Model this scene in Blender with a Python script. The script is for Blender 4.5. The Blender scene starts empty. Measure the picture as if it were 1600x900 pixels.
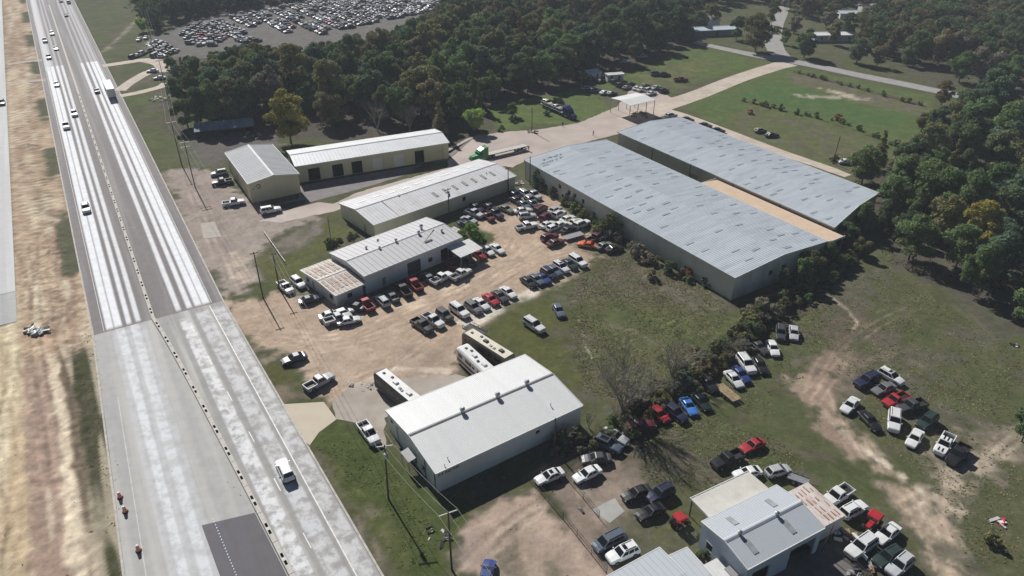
import bpy, math, random
import numpy as np
from mathutils import Vector, Matrix
random.seed(7); RNG = np.random.default_rng(11)
SC = bpy.context.scene
COL = SC.collection
R = math.radians
# ------------------------------------------------------------------ camera, sky, sun, exposure
CAM_H, PITCH, FPX = 80.0, math.atan(700.0/1150.0), 1150.0
cam = bpy.data.cameras.new('camera'); cam.sensor_width = 36; cam.lens = 36*FPX/1600; cam.clip_start = 1; cam.clip_end = 9000
co = bpy.data.objects.new('camera', cam); COL.objects.link(co)
co.location = (0, 0, CAM_H); co.rotation_euler = (math.pi/2-PITCH, 0, 0); SC.camera = co
SUN_AZ, SUN_EL = 120.0, 38.0          # azimuth counter-clockwise from +X
sv = Vector((math.cos(R(SUN_AZ))*math.cos(R(SUN_EL)), math.sin(R(SUN_AZ))*math.cos(R(SUN_EL)), math.sin(R(SUN_EL))))
W = bpy.data.worlds.new('World'); SC.world = W; W.use_nodes = True
_n = W.node_tree.nodes; _bg = _n['Background']; _sky = _n.new('ShaderNodeTexSky'); _sky.sky_type = 'NISHITA'; _sky.sun_disc = False
_sky.sun_elevation = R(SUN_EL); _sky.sun_rotation = math.atan2(sv.x, sv.y); _sky.air_density = 0.55; _sky.dust_density = 0.4; _sky.altitude = 500
W.node_tree.links.new(_sky.outputs[0], _bg.inputs[0]); _bg.inputs[1].default_value = 0.05
sl = bpy.data.lights.new('sun', 'SUN'); sl.energy = 5.0; sl.angle = R(0.6); sl.color = (1, 0.975, 0.94)
so = bpy.data.objects.new('sun', sl); COL.objects.link(so); so.rotation_euler = sv.to_track_quat('Z', 'Y').to_euler(); so.location = (-100, 180, 200)
SC.view_settings.view_transform = 'Standard'; SC.view_settings.look = 'None'; SC.view_settings.exposure = 0.05; SC.view_settings.gamma = 1
SC.render.engine = 'CYCLES'; SC.cycles.max_bounces = 5; SC.cycles.diffuse_bounces = 2; SC.cycles.glossy_bounces = 2; SC.cycles.transmission_bounces = 3; SC.cycles.transparent_max_bounces = 6
# ------------------------------------------------------------------ ground survey: photo point -> point on the ground
def G(x, y, z=0.0):
    a = (x-800)/FPX; b = (450-y)/FPX; s, c = math.sin(PITCH), math.cos(PITCH)
    dz = -s+b*c
    if dz > -0.02: dz = -0.02
    t = (CAM_H-z)/-dz
    return (a*t, (c+b*s)*t)
def GV(x, y, z=0.0):
    p = G(x, y, z); return Vector((p[0], p[1], z))
def proj(X, Y, Z):
    s, c = math.sin(PITCH), math.cos(PITCH); d = Y*c-(Z-CAM_H)*s; h = Y*s+(Z-CAM_H)*c
    return 800+FPX*X/d, 450-FPX*h/d
def hd(a): return Vector((math.cos(R(a)), math.sin(R(a)), 0))
# road frame: s runs along the highway towards the camera, t across it to the right
RO = Vector((*G(240, 499), 0)); RA = -59.0; RS = hd(RA); RT = hd(RA+90)
def ST(s, t, z=0.0): return RO+RS*s+RT*t+Vector((0, 0, z))
# ------------------------------------------------------------------ mesh helpers
class MB:
    def __init__(s): s.v = []; s.f = []; s.m = []
    def add(s, vs, fs, mi=0):
        n = len(s.v); s.v += [tuple(p) for p in vs]; s.f += [tuple(i+n for i in f) for f in fs]; s.m += [mi]*len(fs)
    def quad(s, a, b, c, d, mi=0): s.add([a, b, c, d], [(0, 1, 2, 3)], mi)
    def box(s, x0, x1, y0, y1, z0, z1, mi=0):
        s.add([(x0,y0,z0),(x1,y0,z0),(x1,y1,z0),(x0,y1,z0),(x0,y0,z1),(x1,y0,z1),(x1,y1,z1),(x0,y1,z1)],
              [(3,2,1,0),(4,5,6,7),(0,1,5,4),(1,2,6,5),(2,3,7,6),(3,0,4,7)], mi)
    def hexa(s, p, mi=0):   # 8 points, bottom ring then top ring
        s.add(p, [(3,2,1,0),(4,5,6,7),(0,1,5,4),(1,2,6,5),(2,3,7,6),(3,0,4,7)], mi)
    def tube(s, pts, rs, n=6, mi=0, caps=True):
        pts = [Vector(p) for p in pts]
        if not hasattr(rs, '__len__'): rs = [rs]*len(pts)
        base = len(s.v); k = len(pts)
        for i, p in enumerate(pts):
            d = (pts[min(i+1, k-1)]-pts[max(i-1, 0)]).normalized()
            u = d.orthogonal().normalized() if abs(d.z) > .99 else d.cross(Vector((0,0,1))).normalized()
            w = d.cross(u)
            for j in range(n):
                a = 2*math.pi*j/n; s.v.append(tuple(p+(u*math.cos(a)+w*math.sin(a))*rs[i]))
        for i in range(k-1):
            for j in range(n):
                a = base+i*n+j; b = base+i*n+(j+1) % n; s.f.append((a, b, b+n, a+n)); s.m.append(mi)
        if caps:
            s.f.append(tuple(base+j for j in range(n))[::-1]); s.m.append(mi)
            s.f.append(tuple(base+(k-1)*n+j for j in range(n))); s.m.append(mi)
    def loft(s, rings, mi=0, caps=True, mis=None):
        base = len(s.v); n = len(rings[0])
        for r in rings: s.v += [tuple(p) for p in r]
        for i in range(len(rings)-1):
            for j in range(n):
                a = base+i*n+j; b = base+i*n+(j+1) % n
                s.f.append((a, b, b+n, a+n)); s.m.append(mi if mis is None else mis[j])
        if caps:
            s.f.append(tuple(base+j for j in range(n))[::-1]); s.m.append(mi)
            s.f.append(tuple(base+(len(rings)-1)*n+j for j in range(n))); s.m.append(mi)
    def prism(s, poly, z0, z1, mi=0):
        n = len(poly); s.add([(p[0], p[1], z0) for p in poly]+[(p[0], p[1], z1) for p in poly],
            [tuple(range(n))[::-1], tuple(range(n, 2*n))]+[(i, (i+1) % n, n+(i+1) % n, n+i) for i in range(n)], mi)
    def mesh(s, name, mats, smooth=False):
        me = bpy.data.meshes.new(name); me.from_pydata(s.v, [], s.f)
        mats = mats if isinstance(mats, (list, tuple)) else [mats]
        for m in mats: me.materials.append(m)
        if len(mats) > 1: me.polygons.foreach_set('material_index', s.m)
        if smooth: me.polygons.foreach_set('use_smooth', [True]*len(s.f))
        me.update(); return me
def link(name, me, parent=None, loc=None, rz=0.0, sc=None):
    o = bpy.data.objects.new(name, me); COL.objects.link(o)
    if parent is not None: o.parent = parent
    if loc is not None: o.location = loc
    if rz: o.rotation_euler[2] = rz
    if sc is not None: o.scale = sc if hasattr(sc, '__len__') else (sc, sc, sc)
    return o
def obj(name, mb, mats, parent=None, loc=None, rz=0.0, smooth=False, sc=None):
    return link(name, mb.mesh(name, mats, smooth), parent, loc, rz, sc)
def tag(o, label, cat, group=None):
    o['label'] = label; o['category'] = cat
    if group: o['group'] = group
    return o
def thing(name, label, cat, loc=(0,0,0), rz=0.0, group=None):
    o = link(name, None, None, loc, rz); return tag(o, label, cat, group)
def struct(o): o['kind'] = 'structure'; return o
# ------------------------------------------------------------------ materials
def lin(c): 
    return tuple((x/255/12.92 if x/255 <= .04045 else ((x/255+.055)/1.055)**2.4) for x in c)
def mat(name, rgb, rough=.7, metal=0.0, var=.12, scale=1.0, bump=0.0, bscale=8.0, dirt=None, dirt_amt=.4, dirt_scale=.35, coords='Object', spec=.5, stretch=None):
    m = bpy.data.materials.new(name); m.use_nodes = True; nt = m.node_tree; N = nt.nodes; L = nt.links; b = N['Principled BSDF']
    b.inputs['Roughness'].default_value = rough; b.inputs['Metallic'].default_value = metal; b.inputs['Specular IOR Level'].default_value = spec
    tc = N.new('ShaderNodeTexCoord'); src = tc.outputs[coords]
    if stretch:
        mp = N.new('ShaderNodeMapping'); mp.inputs['Scale'].default_value = stretch; L.new(src, mp.inputs[0]); src2 = mp.outputs[0]
    else: src2 = src
    n1 = N.new('ShaderNodeTexNoise'); n1.inputs['Scale'].default_value = scale; n1.inputs['Detail'].default_value = 6; L.new(src2, n1.inputs[0])
    mr = N.new('ShaderNodeMapRange'); mr.inputs[1].default_value = .3; mr.inputs[2].default_value = .7; mr.inputs[3].default_value = 1-var; mr.inputs[4].default_value = 1+var; L.new(n1.outputs[0], mr.inputs[0])
    hs = N.new('ShaderNodeHueSaturation'); hs.inputs['Color'].default_value = (*rgb, 1); L.new(mr.outputs[0], hs.inputs['Value']); out = hs.outputs[0]
    if dirt:
        n2 = N.new('ShaderNodeTexNoise'); n2.inputs['Scale'].default_value = dirt_scale; n2.inputs['Detail'].default_value = 8; n2.inputs['Roughness'].default_value = .65; L.new(src2, n2.inputs[0])
        r2 = N.new('ShaderNodeMapRange'); r2.inputs[1].default_value = .45; r2.inputs[2].default_value = .7; r2.inputs[3].default_value = 0; r2.inputs[4].default_value = dirt_amt; L.new(n2.outputs[0], r2.inputs[0])
        mx = N.new('ShaderNodeMix'); mx.data_type = 'RGBA'; L.new(r2.outputs[0], mx.inputs[0]); L.new(out, mx.inputs[6]); mx.inputs[7].default_value = (*dirt, 1); out = mx.outputs[2]
    L.new(out, b.inputs['Base Color'])
    if bump:
        n3 = N.new('ShaderNodeTexNoise'); n3.inputs['Scale'].default_value = bscale; n3.inputs['Detail'].default_value = 5; L.new(src, n3.inputs[0])
        bp = N.new('ShaderNodeBump'); bp.inputs['Strength'].default_value = bump; bp.inputs['Distance'].default_value = .1; L.new(n3.outputs[0], bp.inputs['Height']); L.new(bp.outputs[0], b.inputs['Normal'])
    return m
def ribbed(name, rgb, period=.3, rough=.55, metal=0.0, var=.1, dirt=None, dirt_amt=.35, axis=0, streak=(.25, .25, .05)):
    """painted sheet steel with fine vertical ribs along local x (axis 0) or y (axis 1) and run-off streaks"""
    m = mat(name, rgb, rough, metal, var, .5, dirt=dirt, dirt_amt=dirt_amt, dirt_scale=1.0, stretch=streak)
    nt = m.node_tree; N = nt.nodes; L = nt.links
    tc = N.new('ShaderNodeTexCoord'); wv = N.new('ShaderNodeTexWave'); wv.bands_direction = 'DIAGONAL' if axis == 2 else ('X' if axis == 0 else 'Y')
    wv.inputs['Scale'].default_value = .314/period if axis != 2 else .314/period; L.new(tc.outputs['Object'], wv.inputs[0])
    bp = N.new('ShaderNodeBump'); bp.inputs['Strength'].default_value = .35; bp.inputs['Distance'].default_value = .03
    L.new(wv.outputs[1], bp.inputs['Height']); L.new(bp.outputs[0], N['Principled BSDF'].inputs['Normal']); return m
def panelize(m, pw, pl, amt):
    """sheet-to-sheet tint differences of a metal roof: one tint per sheet of pw x pl metres"""
    nt = m.node_tree; N = nt.nodes; L = nt.links; b = N['Principled BSDF']; src = b.inputs['Base Color'].links[0].from_socket; tc = N.new('ShaderNodeTexCoord'); sx = N.new('ShaderNodeSeparateXYZ'); L.new(tc.outputs['Object'], sx.inputs[0]); cb = N.new('ShaderNodeCombineXYZ')
    for i, s in ((0, pw), (1, pl)):
        d = N.new('ShaderNodeMath'); d.operation = 'DIVIDE'; d.inputs[1].default_value = s; L.new(sx.outputs[i], d.inputs[0]); f = N.new('ShaderNodeMath'); f.operation = 'FLOOR'; L.new(d.outputs[0], f.inputs[0]); L.new(f.outputs[0], cb.inputs[i])
    wn = N.new('ShaderNodeTexWhiteNoise'); L.new(cb.outputs[0], wn.inputs[0]); mr = N.new('ShaderNodeMapRange'); mr.inputs[3].default_value = 1-amt; mr.inputs[4].default_value = 1+amt*.7; L.new(wn.outputs[0], mr.inputs[0])
    h = N.new('ShaderNodeHueSaturation'); L.new(src, h.inputs['Color']); L.new(mr.outputs[0], h.inputs['Value']); L.new(h.outputs[0], b.inputs['Base Color']); return m
def paint():
    m = bpy.data.materials.new('car_paint'); m.use_nodes = True; nt = m.node_tree; N = nt.nodes; L = nt.links; b = N['Principled BSDF']
    oi = N.new('ShaderNodeObjectInfo'); tc = N.new('ShaderNodeTexCoord'); n1 = N.new('ShaderNodeTexNoise'); n1.inputs['Scale'].default_value = 1.3; n1.inputs['Detail'].default_value = 7; L.new(tc.outputs['Object'], n1.inputs[0])
    r2 = N.new('ShaderNodeMapRange'); r2.inputs[1].default_value = .4; r2.inputs[2].default_value = .75; r2.inputs[3].default_value = .01; r2.inputs[4].default_value = .12; L.new(n1.outputs[0], r2.inputs[0])
    mx = N.new('ShaderNodeMix'); mx.data_type = 'RGBA'; L.new(r2.outputs[0], mx.inputs[0]); L.new(oi.outputs['Color'], mx.inputs[6]); mx.inputs[7].default_value = (.2, .17, .13, 1)
    L.new(mx.outputs[2], b.inputs['Base Color']); b.inputs['Roughness'].default_value = .38; b.inputs['Coat Weight'].default_value = .5; b.inputs['Coat Roughness'].default_value = .15; return m
def leafmat(name, base, dark):
    m = bpy.data.materials.new(name); m.use_nodes = True; nt = m.node_tree; N = nt.nodes; L = nt.links; N.remove(N['Principled BSDF'])
    oi = N.new('ShaderNodeObjectInfo'); tc = N.new('ShaderNodeTexCoord'); n1 = N.new('ShaderNodeTexNoise'); n1.inputs['Scale'].default_value = .45; n1.inputs['Detail'].default_value = 4; L.new(tc.outputs['Object'], n1.inputs[0])
    n2 = N.new('ShaderNodeTexNoise'); n2.inputs['Scale'].default_value = 3.5; L.new(tc.outputs['Object'], n2.inputs[0])
    ad = N.new('ShaderNodeMath'); L.new(n1.outputs[0], ad.inputs[0]); L.new(n2.outputs[0], ad.inputs[1])
    mr = N.new('ShaderNodeMapRange'); mr.inputs[1].default_value = .7; mr.inputs[2].default_value = 1.3; mr.inputs[3].default_value = .6; mr.inputs[4].default_value = 1.45; L.new(ad.outputs[0], mr.inputs[0])
    h = N.new('ShaderNodeHueSaturation'); L.new(oi.outputs['Color'], h.inputs['Color']); L.new(mr.outputs[0], h.inputs['Value'])
    hm = N.new('ShaderNodeMapRange'); hm.inputs[1].default_value = .3; hm.inputs[2].default_value = .7; hm.inputs[3].default_value = .492; hm.inputs[4].default_value = .515; L.new(n1.outputs[0], hm.inputs[0]); L.new(hm.outputs[0], h.inputs['Hue'])
    d = N.new('ShaderNodeBsdfDiffuse'); t = N.new('ShaderNodeBsdfTranslucent'); mx = N.new('ShaderNodeMixShader'); mx.inputs[0].default_value = .38
    L.new(h.outputs[0], d.inputs[0]); L.new(h.outputs[0], t.inputs[0]); L.new(d.outputs[0], mx.inputs[1]); L.new(t.outputs[0], mx.inputs[2]); L.new(mx.outputs[0], N['Material Output'].inputs[0]); return m
M = {}
M['paint'] = paint()
M['glass'] = mat('car_glass', (.012, .015, .018), .12, var=.05, spec=.35)
M['tyre'] = mat('tyre_rubber', (.018, .018, .018), .85)
M['rim'] = mat('wheel_rim', (.35, .35, .36), .35, .7)
M['trim'] = mat('black_trim', (.02, .02, .021), .6)
M['lamp'] = mat('lamp_clear', (.6, .6, .58), .15)
M['tail'] = mat('lamp_red', (.3, .01, .01), .25)
M['leaf'] = leafmat('foliage', None, None)
M['bark'] = mat('bark', (.085, .07, .055), .9, bump=.3)
M['palebark'] = mat('pale_bark', (.3, .27, .22), .9, bump=.3)
M['white'] = mat('white_paint', (.72, .72, .7), .5, var=.06, dirt=(.4, .36, .3), dirt_amt=.25)
M['offwhite'] = mat('off_white', (.6, .58, .52), .55, var=.06, dirt=(.35, .3, .24), dirt_amt=.3)
M['black'] = mat('black_paint', (.02, .02, .02), .5)
M['dark'] = mat('dark_grey', (.06, .06, .062), .7)
M['grey'] = mat('mid_grey', (.3, .3, .3), .6, dirt=(.15, .12, .1))
M['steel'] = mat('galvanised', (.45, .46, .47), .45, .6, var=.15)
M['rust'] = mat('rusty_steel', (.2, .09, .05), .85, var=.3, scale=3)
M['wood'] = mat('weathered_pole', (.09, .07, .055), .9, var=.25, scale=2)
M['concrete'] = mat('concrete', (.4, .39, .365), .85, var=.12, scale=.4, dirt=(.25, .23, .2), dirt_amt=.4, bump=.15)
M['void'] = mat('drain_void', (.006, .006, .006), .95, spec=0)
M['orange'] = mat('safety_orange', (.75, .12, .015), .5)
M['red'] = mat('red_paint', (.42, .025, .03), .4)
M['lumber'] = mat('lumber', (.3, .2, .12), .85, var=.3, scale=2)
# ------------------------------------------------------------------ ground sheet
def hash2(i, j, seed):
    h = (i.astype(np.int64)*374761393+j.astype(np.int64)*668265263+seed*982451653) & 0x7fffffff
    h = (h ^ (h >> 13))*1274126177 & 0x7fffffff
    return ((h ^ (h >> 16)) & 0xffff)/65535.0
def vnoise(x, y, seed=0, octv=4):
    out = np.zeros_like(x); amp = .5; tot = 0
    for o in range(octv):
        i = np.floor(x); j = np.floor(y); u = x-i; v = y-j; u = u*u*(3-2*u); v = v*v*(3-2*v)
        a = hash2(i, j, seed+o); b = hash2(i+1, j, seed+o); c = hash2(i, j+1, seed+o); d = hash2(i+1, j+1, seed+o)
        out += amp*((a*(1-u)+b*u)*(1-v)+(c*(1-u)+d*u)*v); tot += amp; amp *= .55; x = x*2.03+17; y = y*2.03+5
    return out/tot
def seg_d(X, Y, a, b):
    ax, ay = a; bx, by = b; dx, dy = bx-ax, by-ay; l2 = dx*dx+dy*dy+1e-9
    t = np.clip(((X-ax)*dx+(Y-ay)*dy)/l2, 0, 1); return np.hypot(X-ax-t*dx, Y-ay-t*dy)
def poly_sd(X, Y, P):
    d = np.full(X.shape, 1e9); ins = np.zeros(X.shape, bool); n = len(P)
    for i in range(n):
        a, b = P[i], P[(i+1) % n]; d = np.minimum(d, seg_d(X, Y, a, b))
        if a[1] != b[1]:
            c = ((a[1] > Y) != (b[1] > Y)) & (X < (b[0]-a[0])*(Y-a[1])/(b[1]-a[1])+a[0]); ins ^= c
    return np.where(ins, d, -d)
def path_sd(X, Y, P, w):
    d = np.full(X.shape, 1e9)
    for i in range(len(P)-1): d = np.minimum(d, seg_d(X, Y, P[i], P[i+1]))
    return w/2-d
def sstep(a, b, x):
    t = np.clip((x-a)/(b-a), 0, 1); return t*t*(3-2*t)
xs = np.concatenate([[-6000, -2500, -1000, -500], np.arange(-335, -112, 1.3), np.arange(-112, 78, .36), np.arange(78, 115, .7), np.arange(115, 336, 1.3), [500, 1000, 2500, 6000]])
ys = np.concatenate([[-3000, -900, -200, 0, 25], np.arange(44, 150, .36), np.arange(150, 200, .6), np.arange(200, 262, .9), np.arange(262, 480, 1.6), [490, 520, 600, 800, 1500, 3500, 7000]])
GX, GY = np.meshgrid(xs, ys); nx, ny = len(xs), len(ys)
SS = (GX-RO.x)*RS.x+(GY-RO.y)*RS.y; TT = (GX-RO.x)*RT.x+(GY-RO.y)*RT.y
n_big = vnoise(GX/22, GY/22, 1); n_mid = vnoise(GX/6, GY/6, 9); n_fine = vnoise(GX/1.7, GY/1.7, 21)
n_rut = vnoise(SS/22, TT/1.7, 33, 2); n_rut2 = vnoise(SS/50, TT/3.4, 47, 3)
def c3(r, g, b): return np.array(lin((r, g, b)))
C = np.empty(GX.shape+(3,))
def setmix(w, col): 
    global C
    C = C*(1-w[..., None])+np.asarray(col)*w[..., None]
C[:] = c3(92, 94, 66)
setmix(sstep(.42, .68, n_big)*.75, c3(84, 94, 58)); setmix(sstep(.5, .75, n_mid)*.6, c3(112, 102, 78)); setmix(sstep(.55, .8, n_fine)*.45, c3(70, 76, 48))
PX = lambda L: [G(*p) for p in L]
DIRT, SAND, CLAY, GRAV, SOIL = (176, 147, 116), (200, 182, 154), (158, 126, 102), (164, 154, 144), (92, 80, 68)
GREEN, VERGE, OLIVE, BROWN = (92, 112, 58), (80, 90, 50), (96, 92, 66), (118, 103, 84)
layers = [  # (polygon, colour, softness m, ragged edge m, strength)
 ([(262,236),(300,180),(420,215),(560,222),(720,222),(770,195),(800,165),(905,138),(985,108),(1060,78),(1080,0),(900,-90),(690,-90),(680,30),(540,60),(400,75),(262,90)], SOIL, 4, 6, .9),
 ([(1330,285),(1350,345),(1400,405),(1600,525),(1900,700),(1900,200),(1480,168),(1420,235)], SOIL, 3, 5, .85),
 ([(1345,85),(1480,137),(1900,190),(1900,-90),(1330,-90)], SOIL, 4, 6, .6),
 ([(228,60),(300,35),(440,8),(560,-15),(560,-200),(200,-200)], SOIL, 3, 5, .8),
 ([(230,62),(330,22),(470,-5),(620,-40),(860,-40),(720,30),(600,60),(420,95),(290,90),(235,95)], (118,114,108), 2, 3, .95),
 ([(0,-40),(52,-40),(140,400),(205,920),(-400,920),(-400,-40)], (190,176,146), 1, 1, .0),
 # fields behind the warehouses
 ([(985,112),(1090,72),(1212,97),(1215,100),(1060,135),(1010,130),(930,140)], GREEN, 2, 3, .85),
 ([(1000,118),(1050,100),(1110,95),(1090,125),(1040,140),(990,128)], (118,112,78), 3, 6, .6),
 ([(1062,160),(1220,106),(1245,106),(1460,150),(1440,215),(1330,285),(1290,262),(1140,205)], (92,108,62), 1.5, 2, .9),
 ([(1230,112),(1300,125),(1455,163),(1440,180),(1330,160),(1240,130)], BROWN, 2, 3, .8),
 ([(1150,150),(1210,125),(1420,180),(1400,205),(1300,185),(1200,160)], (78,108,62), 2, 3, .75),
 ([(1120,195),(1190,165),(1400,225),(1330,285),(1290,262),(1180,222)], (108,102,72), 3, 6, .75),
 ([(760,165),(905,138),(950,165),(960,180),(900,192),(840,195),(790,205),(770,195)], (96,112,64), 1.5, 2, .9),
 # lots round the tan buildings
 ([(262,262),(330,262),(395,320),(470,330),(500,345),(420,345),(480,345),(430,372),(410,395),(420,440),(380,460),(340,470),(300,400)], (158,140,126), 1.5, 3, .95),
 ([(285,290),(350,300),(360,350),(330,390),(300,340)], (150,128,116), 2, 4, .7),
 ([(345,420),(370,395),(410,410),(400,440),(370,455)], (186,164,136), 1.5, 3, .7),
 ([(300,205),(420,205),(440,225),(360,240),(350,262),(300,262),(285,235)], (112,104,100), 1.5, 3, .9),
 ([(225,205),(300,215),(325,260),(260,262),(238,250)], (92,104,62), 1.5, 2, .7),
 ([(395,415),(430,372),(470,355),(520,345),(550,360),(520,385),(480,420),(440,450),(410,440)], (98,100,62), 1, 2, .95),
 ([(425,375),(470,357),(500,350),(490,375),(450,400),(430,400)], (134,120,108), 1.5, 3, .75),
 # yard
 ([(342,468),(400,470),(425,448),(470,460),(540,470),(600,465),(720,420),(745,392),(775,372),(735,352),(790,320),(850,300),(905,352),(935,392),(925,420),(880,440),(830,465),(790,490),(745,515),(715,550),(700,600),(640,600),(560,612),(520,640),(480,605),(440,548),(395,548)], DIRT, 1, 2.2, 1),
 ([(400,480),(520,520),(600,560),(560,600),(480,590),(430,540)], (186,158,128), 3, 6, .55),
 ([(640,540),(700,545),(715,575),(650,590),(600,580)], (152,130,112), 2, 4, .6),
 ([(780,330),(830,360),(860,385),(800,400),(770,370)], (182,148,114), 2, 4, .7),
 ([(700,505),(790,468),(835,448),(845,456),(800,482),(740,512)], (206,194,170), .5, .8, .9),
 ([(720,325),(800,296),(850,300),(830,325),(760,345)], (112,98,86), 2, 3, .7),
 ([(890,365),(985,392),(935,405),(900,388)], (106,100,68), 1, 2, .8),
 ([(700,372),(760,362),(770,378),(735,388)], (96,96,58), 1, 2, .8),
 # middle field
 ([(880,445),(930,405),(985,395),(1060,425),(1110,455),(1150,482),(1060,500),(960,470),(900,470)], (124,108,88), 3, 7, .8),
 ([(930,470),(1040,470),(1160,500),(1060,570),(960,600),(900,560),(905,500)], (98,104,66), 3, 7, .8),
 ([(800,470),(860,470),(900,520),(905,600),(850,590),(790,545),(750,520)], (92,96,54), 2, 3, .9),
 ([(870,500),(930,530),(930,590),(880,560)], (98,84,62), 2, 4, .5),
 # verge and lots at the front
 ([(398,545),(440,545),(478,605),(425,628),(412,585)], (94,94,58), 1, 2, .95),
 ([(425,600),(480,600),(515,625),(440,632)], (152,124,98), 1.5, 3, .6),
 ([(485,695),(525,658),(580,668),(640,740),(690,775),(740,800),(715,850),(700,905),(598,905),(520,770)], VERGE, .8, 1.2, 1),
 ([(490,715),(500,705),(560,790),(640,905),(598,905)], (134,116,94), .8, 1.5, .8),
 ([(560,780),(580,780),(660,905),(625,905)], (120,112,80), 1.2, 2, .6),
 ([(700,905),(715,830),(765,800),(835,762),(880,800),(955,905)], (172,144,120), 1, 2, .95),
 ([(780,850),(830,830),(870,860),(860,905),(770,905)], (112,104,80), 2, 4, .75),
 ([(690,870),(740,840),(760,870),(740,905)], (142,122,116), 1.5, 2, .7),
 ([(838,762),(885,735),(935,700),(1005,735),(1010,790),(985,830),(930,830),(955,905)], (142,120,100), 1, 2.5, .9),
 ([(905,765),(980,755),(1000,800),(960,815),(925,800)], (166,146,126), 1.5, 3, .6),
 ([(975,790),(1060,780),(1085,850),(1010,870),(960,850)], (96,96,60), 1.5, 3, .8),
 ([(960,690),(1060,670),(1140,740),(1070,770),(1000,750)], (108,98,74), 2, 4, .7),
 # right field
 ([(1150,640),(1290,500),(1400,430),(1600,540),(1800,700),(1800,905),(1520,905),(1400,760),(1250,720)], (94,94,66), 3, 5, .5),
 ([(1250,560),(1330,540),(1400,560),(1330,600),(1280,660),(1260,620)], (140,118,96), 2.5, 5, .7),
 ([(1280,500),(1340,480),(1380,520),(1340,560),(1290,560)], (120,96,76), 2.5, 5, .7),
 ([(1470,700),(1560,670),(1600,690),(1560,740),(1500,790),(1430,800),(1420,770)], (166,144,118), 2.2, 5, .6),
 ([(1440,740),(1480,760),(1510,800),(1500,905),(1480,905),(1440,810)], (184,160,130), 1.8, 4, .8),
 ([(1290,860),(1340,850),(1420,890),(1430,905),(1310,905)], (100,88,72), 1.5, 2, .8),
]
def win(P, mg):       # part of the grid round a set of points
    i0, i1 = np.searchsorted(xs, [min(p[0] for p in P)-mg, max(p[0] for p in P)+mg]); j0, j1 = np.searchsorted(ys, [min(p[1] for p in P)-mg, max(p[1] for p in P)+mg]); return (slice(max(0, j0-1), j1+1), slice(max(0, i0-1), i1+1))
def mixwin(sl, w, col): C[sl] = C[sl]*(1-w[..., None])+np.asarray(col)*w[..., None]
n_brk = vnoise(GX/3.1, GY/3.1, 61, 4)
for poly, col, soft, rag, st in layers:
    if st <= 0: continue
    P = PX(poly); sl = win(P, soft+rag*3+1); sd = poly_sd(GX[sl], GY[sl], P); w = sstep(-soft, soft, sd+(n_mid[sl]-.5)*rag*2.2+(n_fine[sl]-.5)*rag*1.6)*st
    if st < .88: w = w*(.35+.65*sstep(.36, .58, n_brk[sl]))
    mixwin(sl, w, c3(*col))
tracks = [  # worn wheel tracks and trails (points, width m, colour, strength)
 ([(1262,600),(1300,660),(1365,722),(1425,780),(1462,830),(1490,905)], 5.5, DIRT, .68), ([(1285,640),(1330,690),(1400,735),(1440,770)], 1.1, SAND, .8),
 ([(1300,560),(1275,620),(1320,690)], 5, (148,120,96), .7), ([(1290,460),(1320,480),(1340,505),(1330,520)], .7, (180,160,130), .6),
 ([(1160,690),(1230,700),(1300,720)], 2.5, (120,104,80), .5), ([(1560,700),(1510,745),(1440,800)], 3, (172,150,124), .7),
 ([(1250,150),(1310,152),(1355,155)], 4, (170,156,128), .8), ([(1285,139),(1330,150)], 3, (190,172,140), .8),
 ([(1060,560),(1000,520),(930,500)], 1.2, (130,110,86), .4), ([(905,500),(915,540),(925,560)], .5, (170,158,130), .6),
 ([(420,560),(520,500),(640,480),(760,430),(840,380)], 3, (190,164,132), .45), ([(640,600),(690,550),(720,470),(780,420)], 2.4, (162,134,106), .5),
 ([(540,610),(620,575),(700,580)], 1.2, (204,188,164), .6), ([(660,590),(690,640),(670,600)], 1.5, (190,172,148), .4),
 ([(830,745),(870,720),(935,690)], 1.2, (150,128,100), .5), ([(1010,690),(1100,740),(1180,790)], 3, (116,100,78), .5),
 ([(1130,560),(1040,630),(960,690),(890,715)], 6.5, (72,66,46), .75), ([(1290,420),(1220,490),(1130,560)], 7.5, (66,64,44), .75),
 ([(1170,160),(1260,180),(1340,205),(1430,240)], 1.6, (70,70,48), .7), ([(1240,112),(1330,135),(1440,165)], 1.8, (72,70,48), .7),
 ([(1390,585),(1480,650),(1560,690)], 5, (112,102,80), .35), ([(170,75),(190,55),(215,30),(222,15)], 2.2, (170,150,124), .7), ([(150,88),(175,72)], 2.2, (160,140,112), .7),
]
for pts, wd, col, st in tracks:
    P = PX(pts); sl = win(P, wd+3); sd = path_sd(GX[sl], GY[sl], P, wd); rg = min(wd, 4)*.45
    mixwin(sl, sstep(-rg*.6, rg*.6, sd+(n_mid[sl]-.5)*rg*1.4+(n_fine[sl]-.5)*rg*1.6)*st*sstep(.3, .55, n_fine[sl]*.4+n_brk[sl]*.6), c3(*col))
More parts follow.
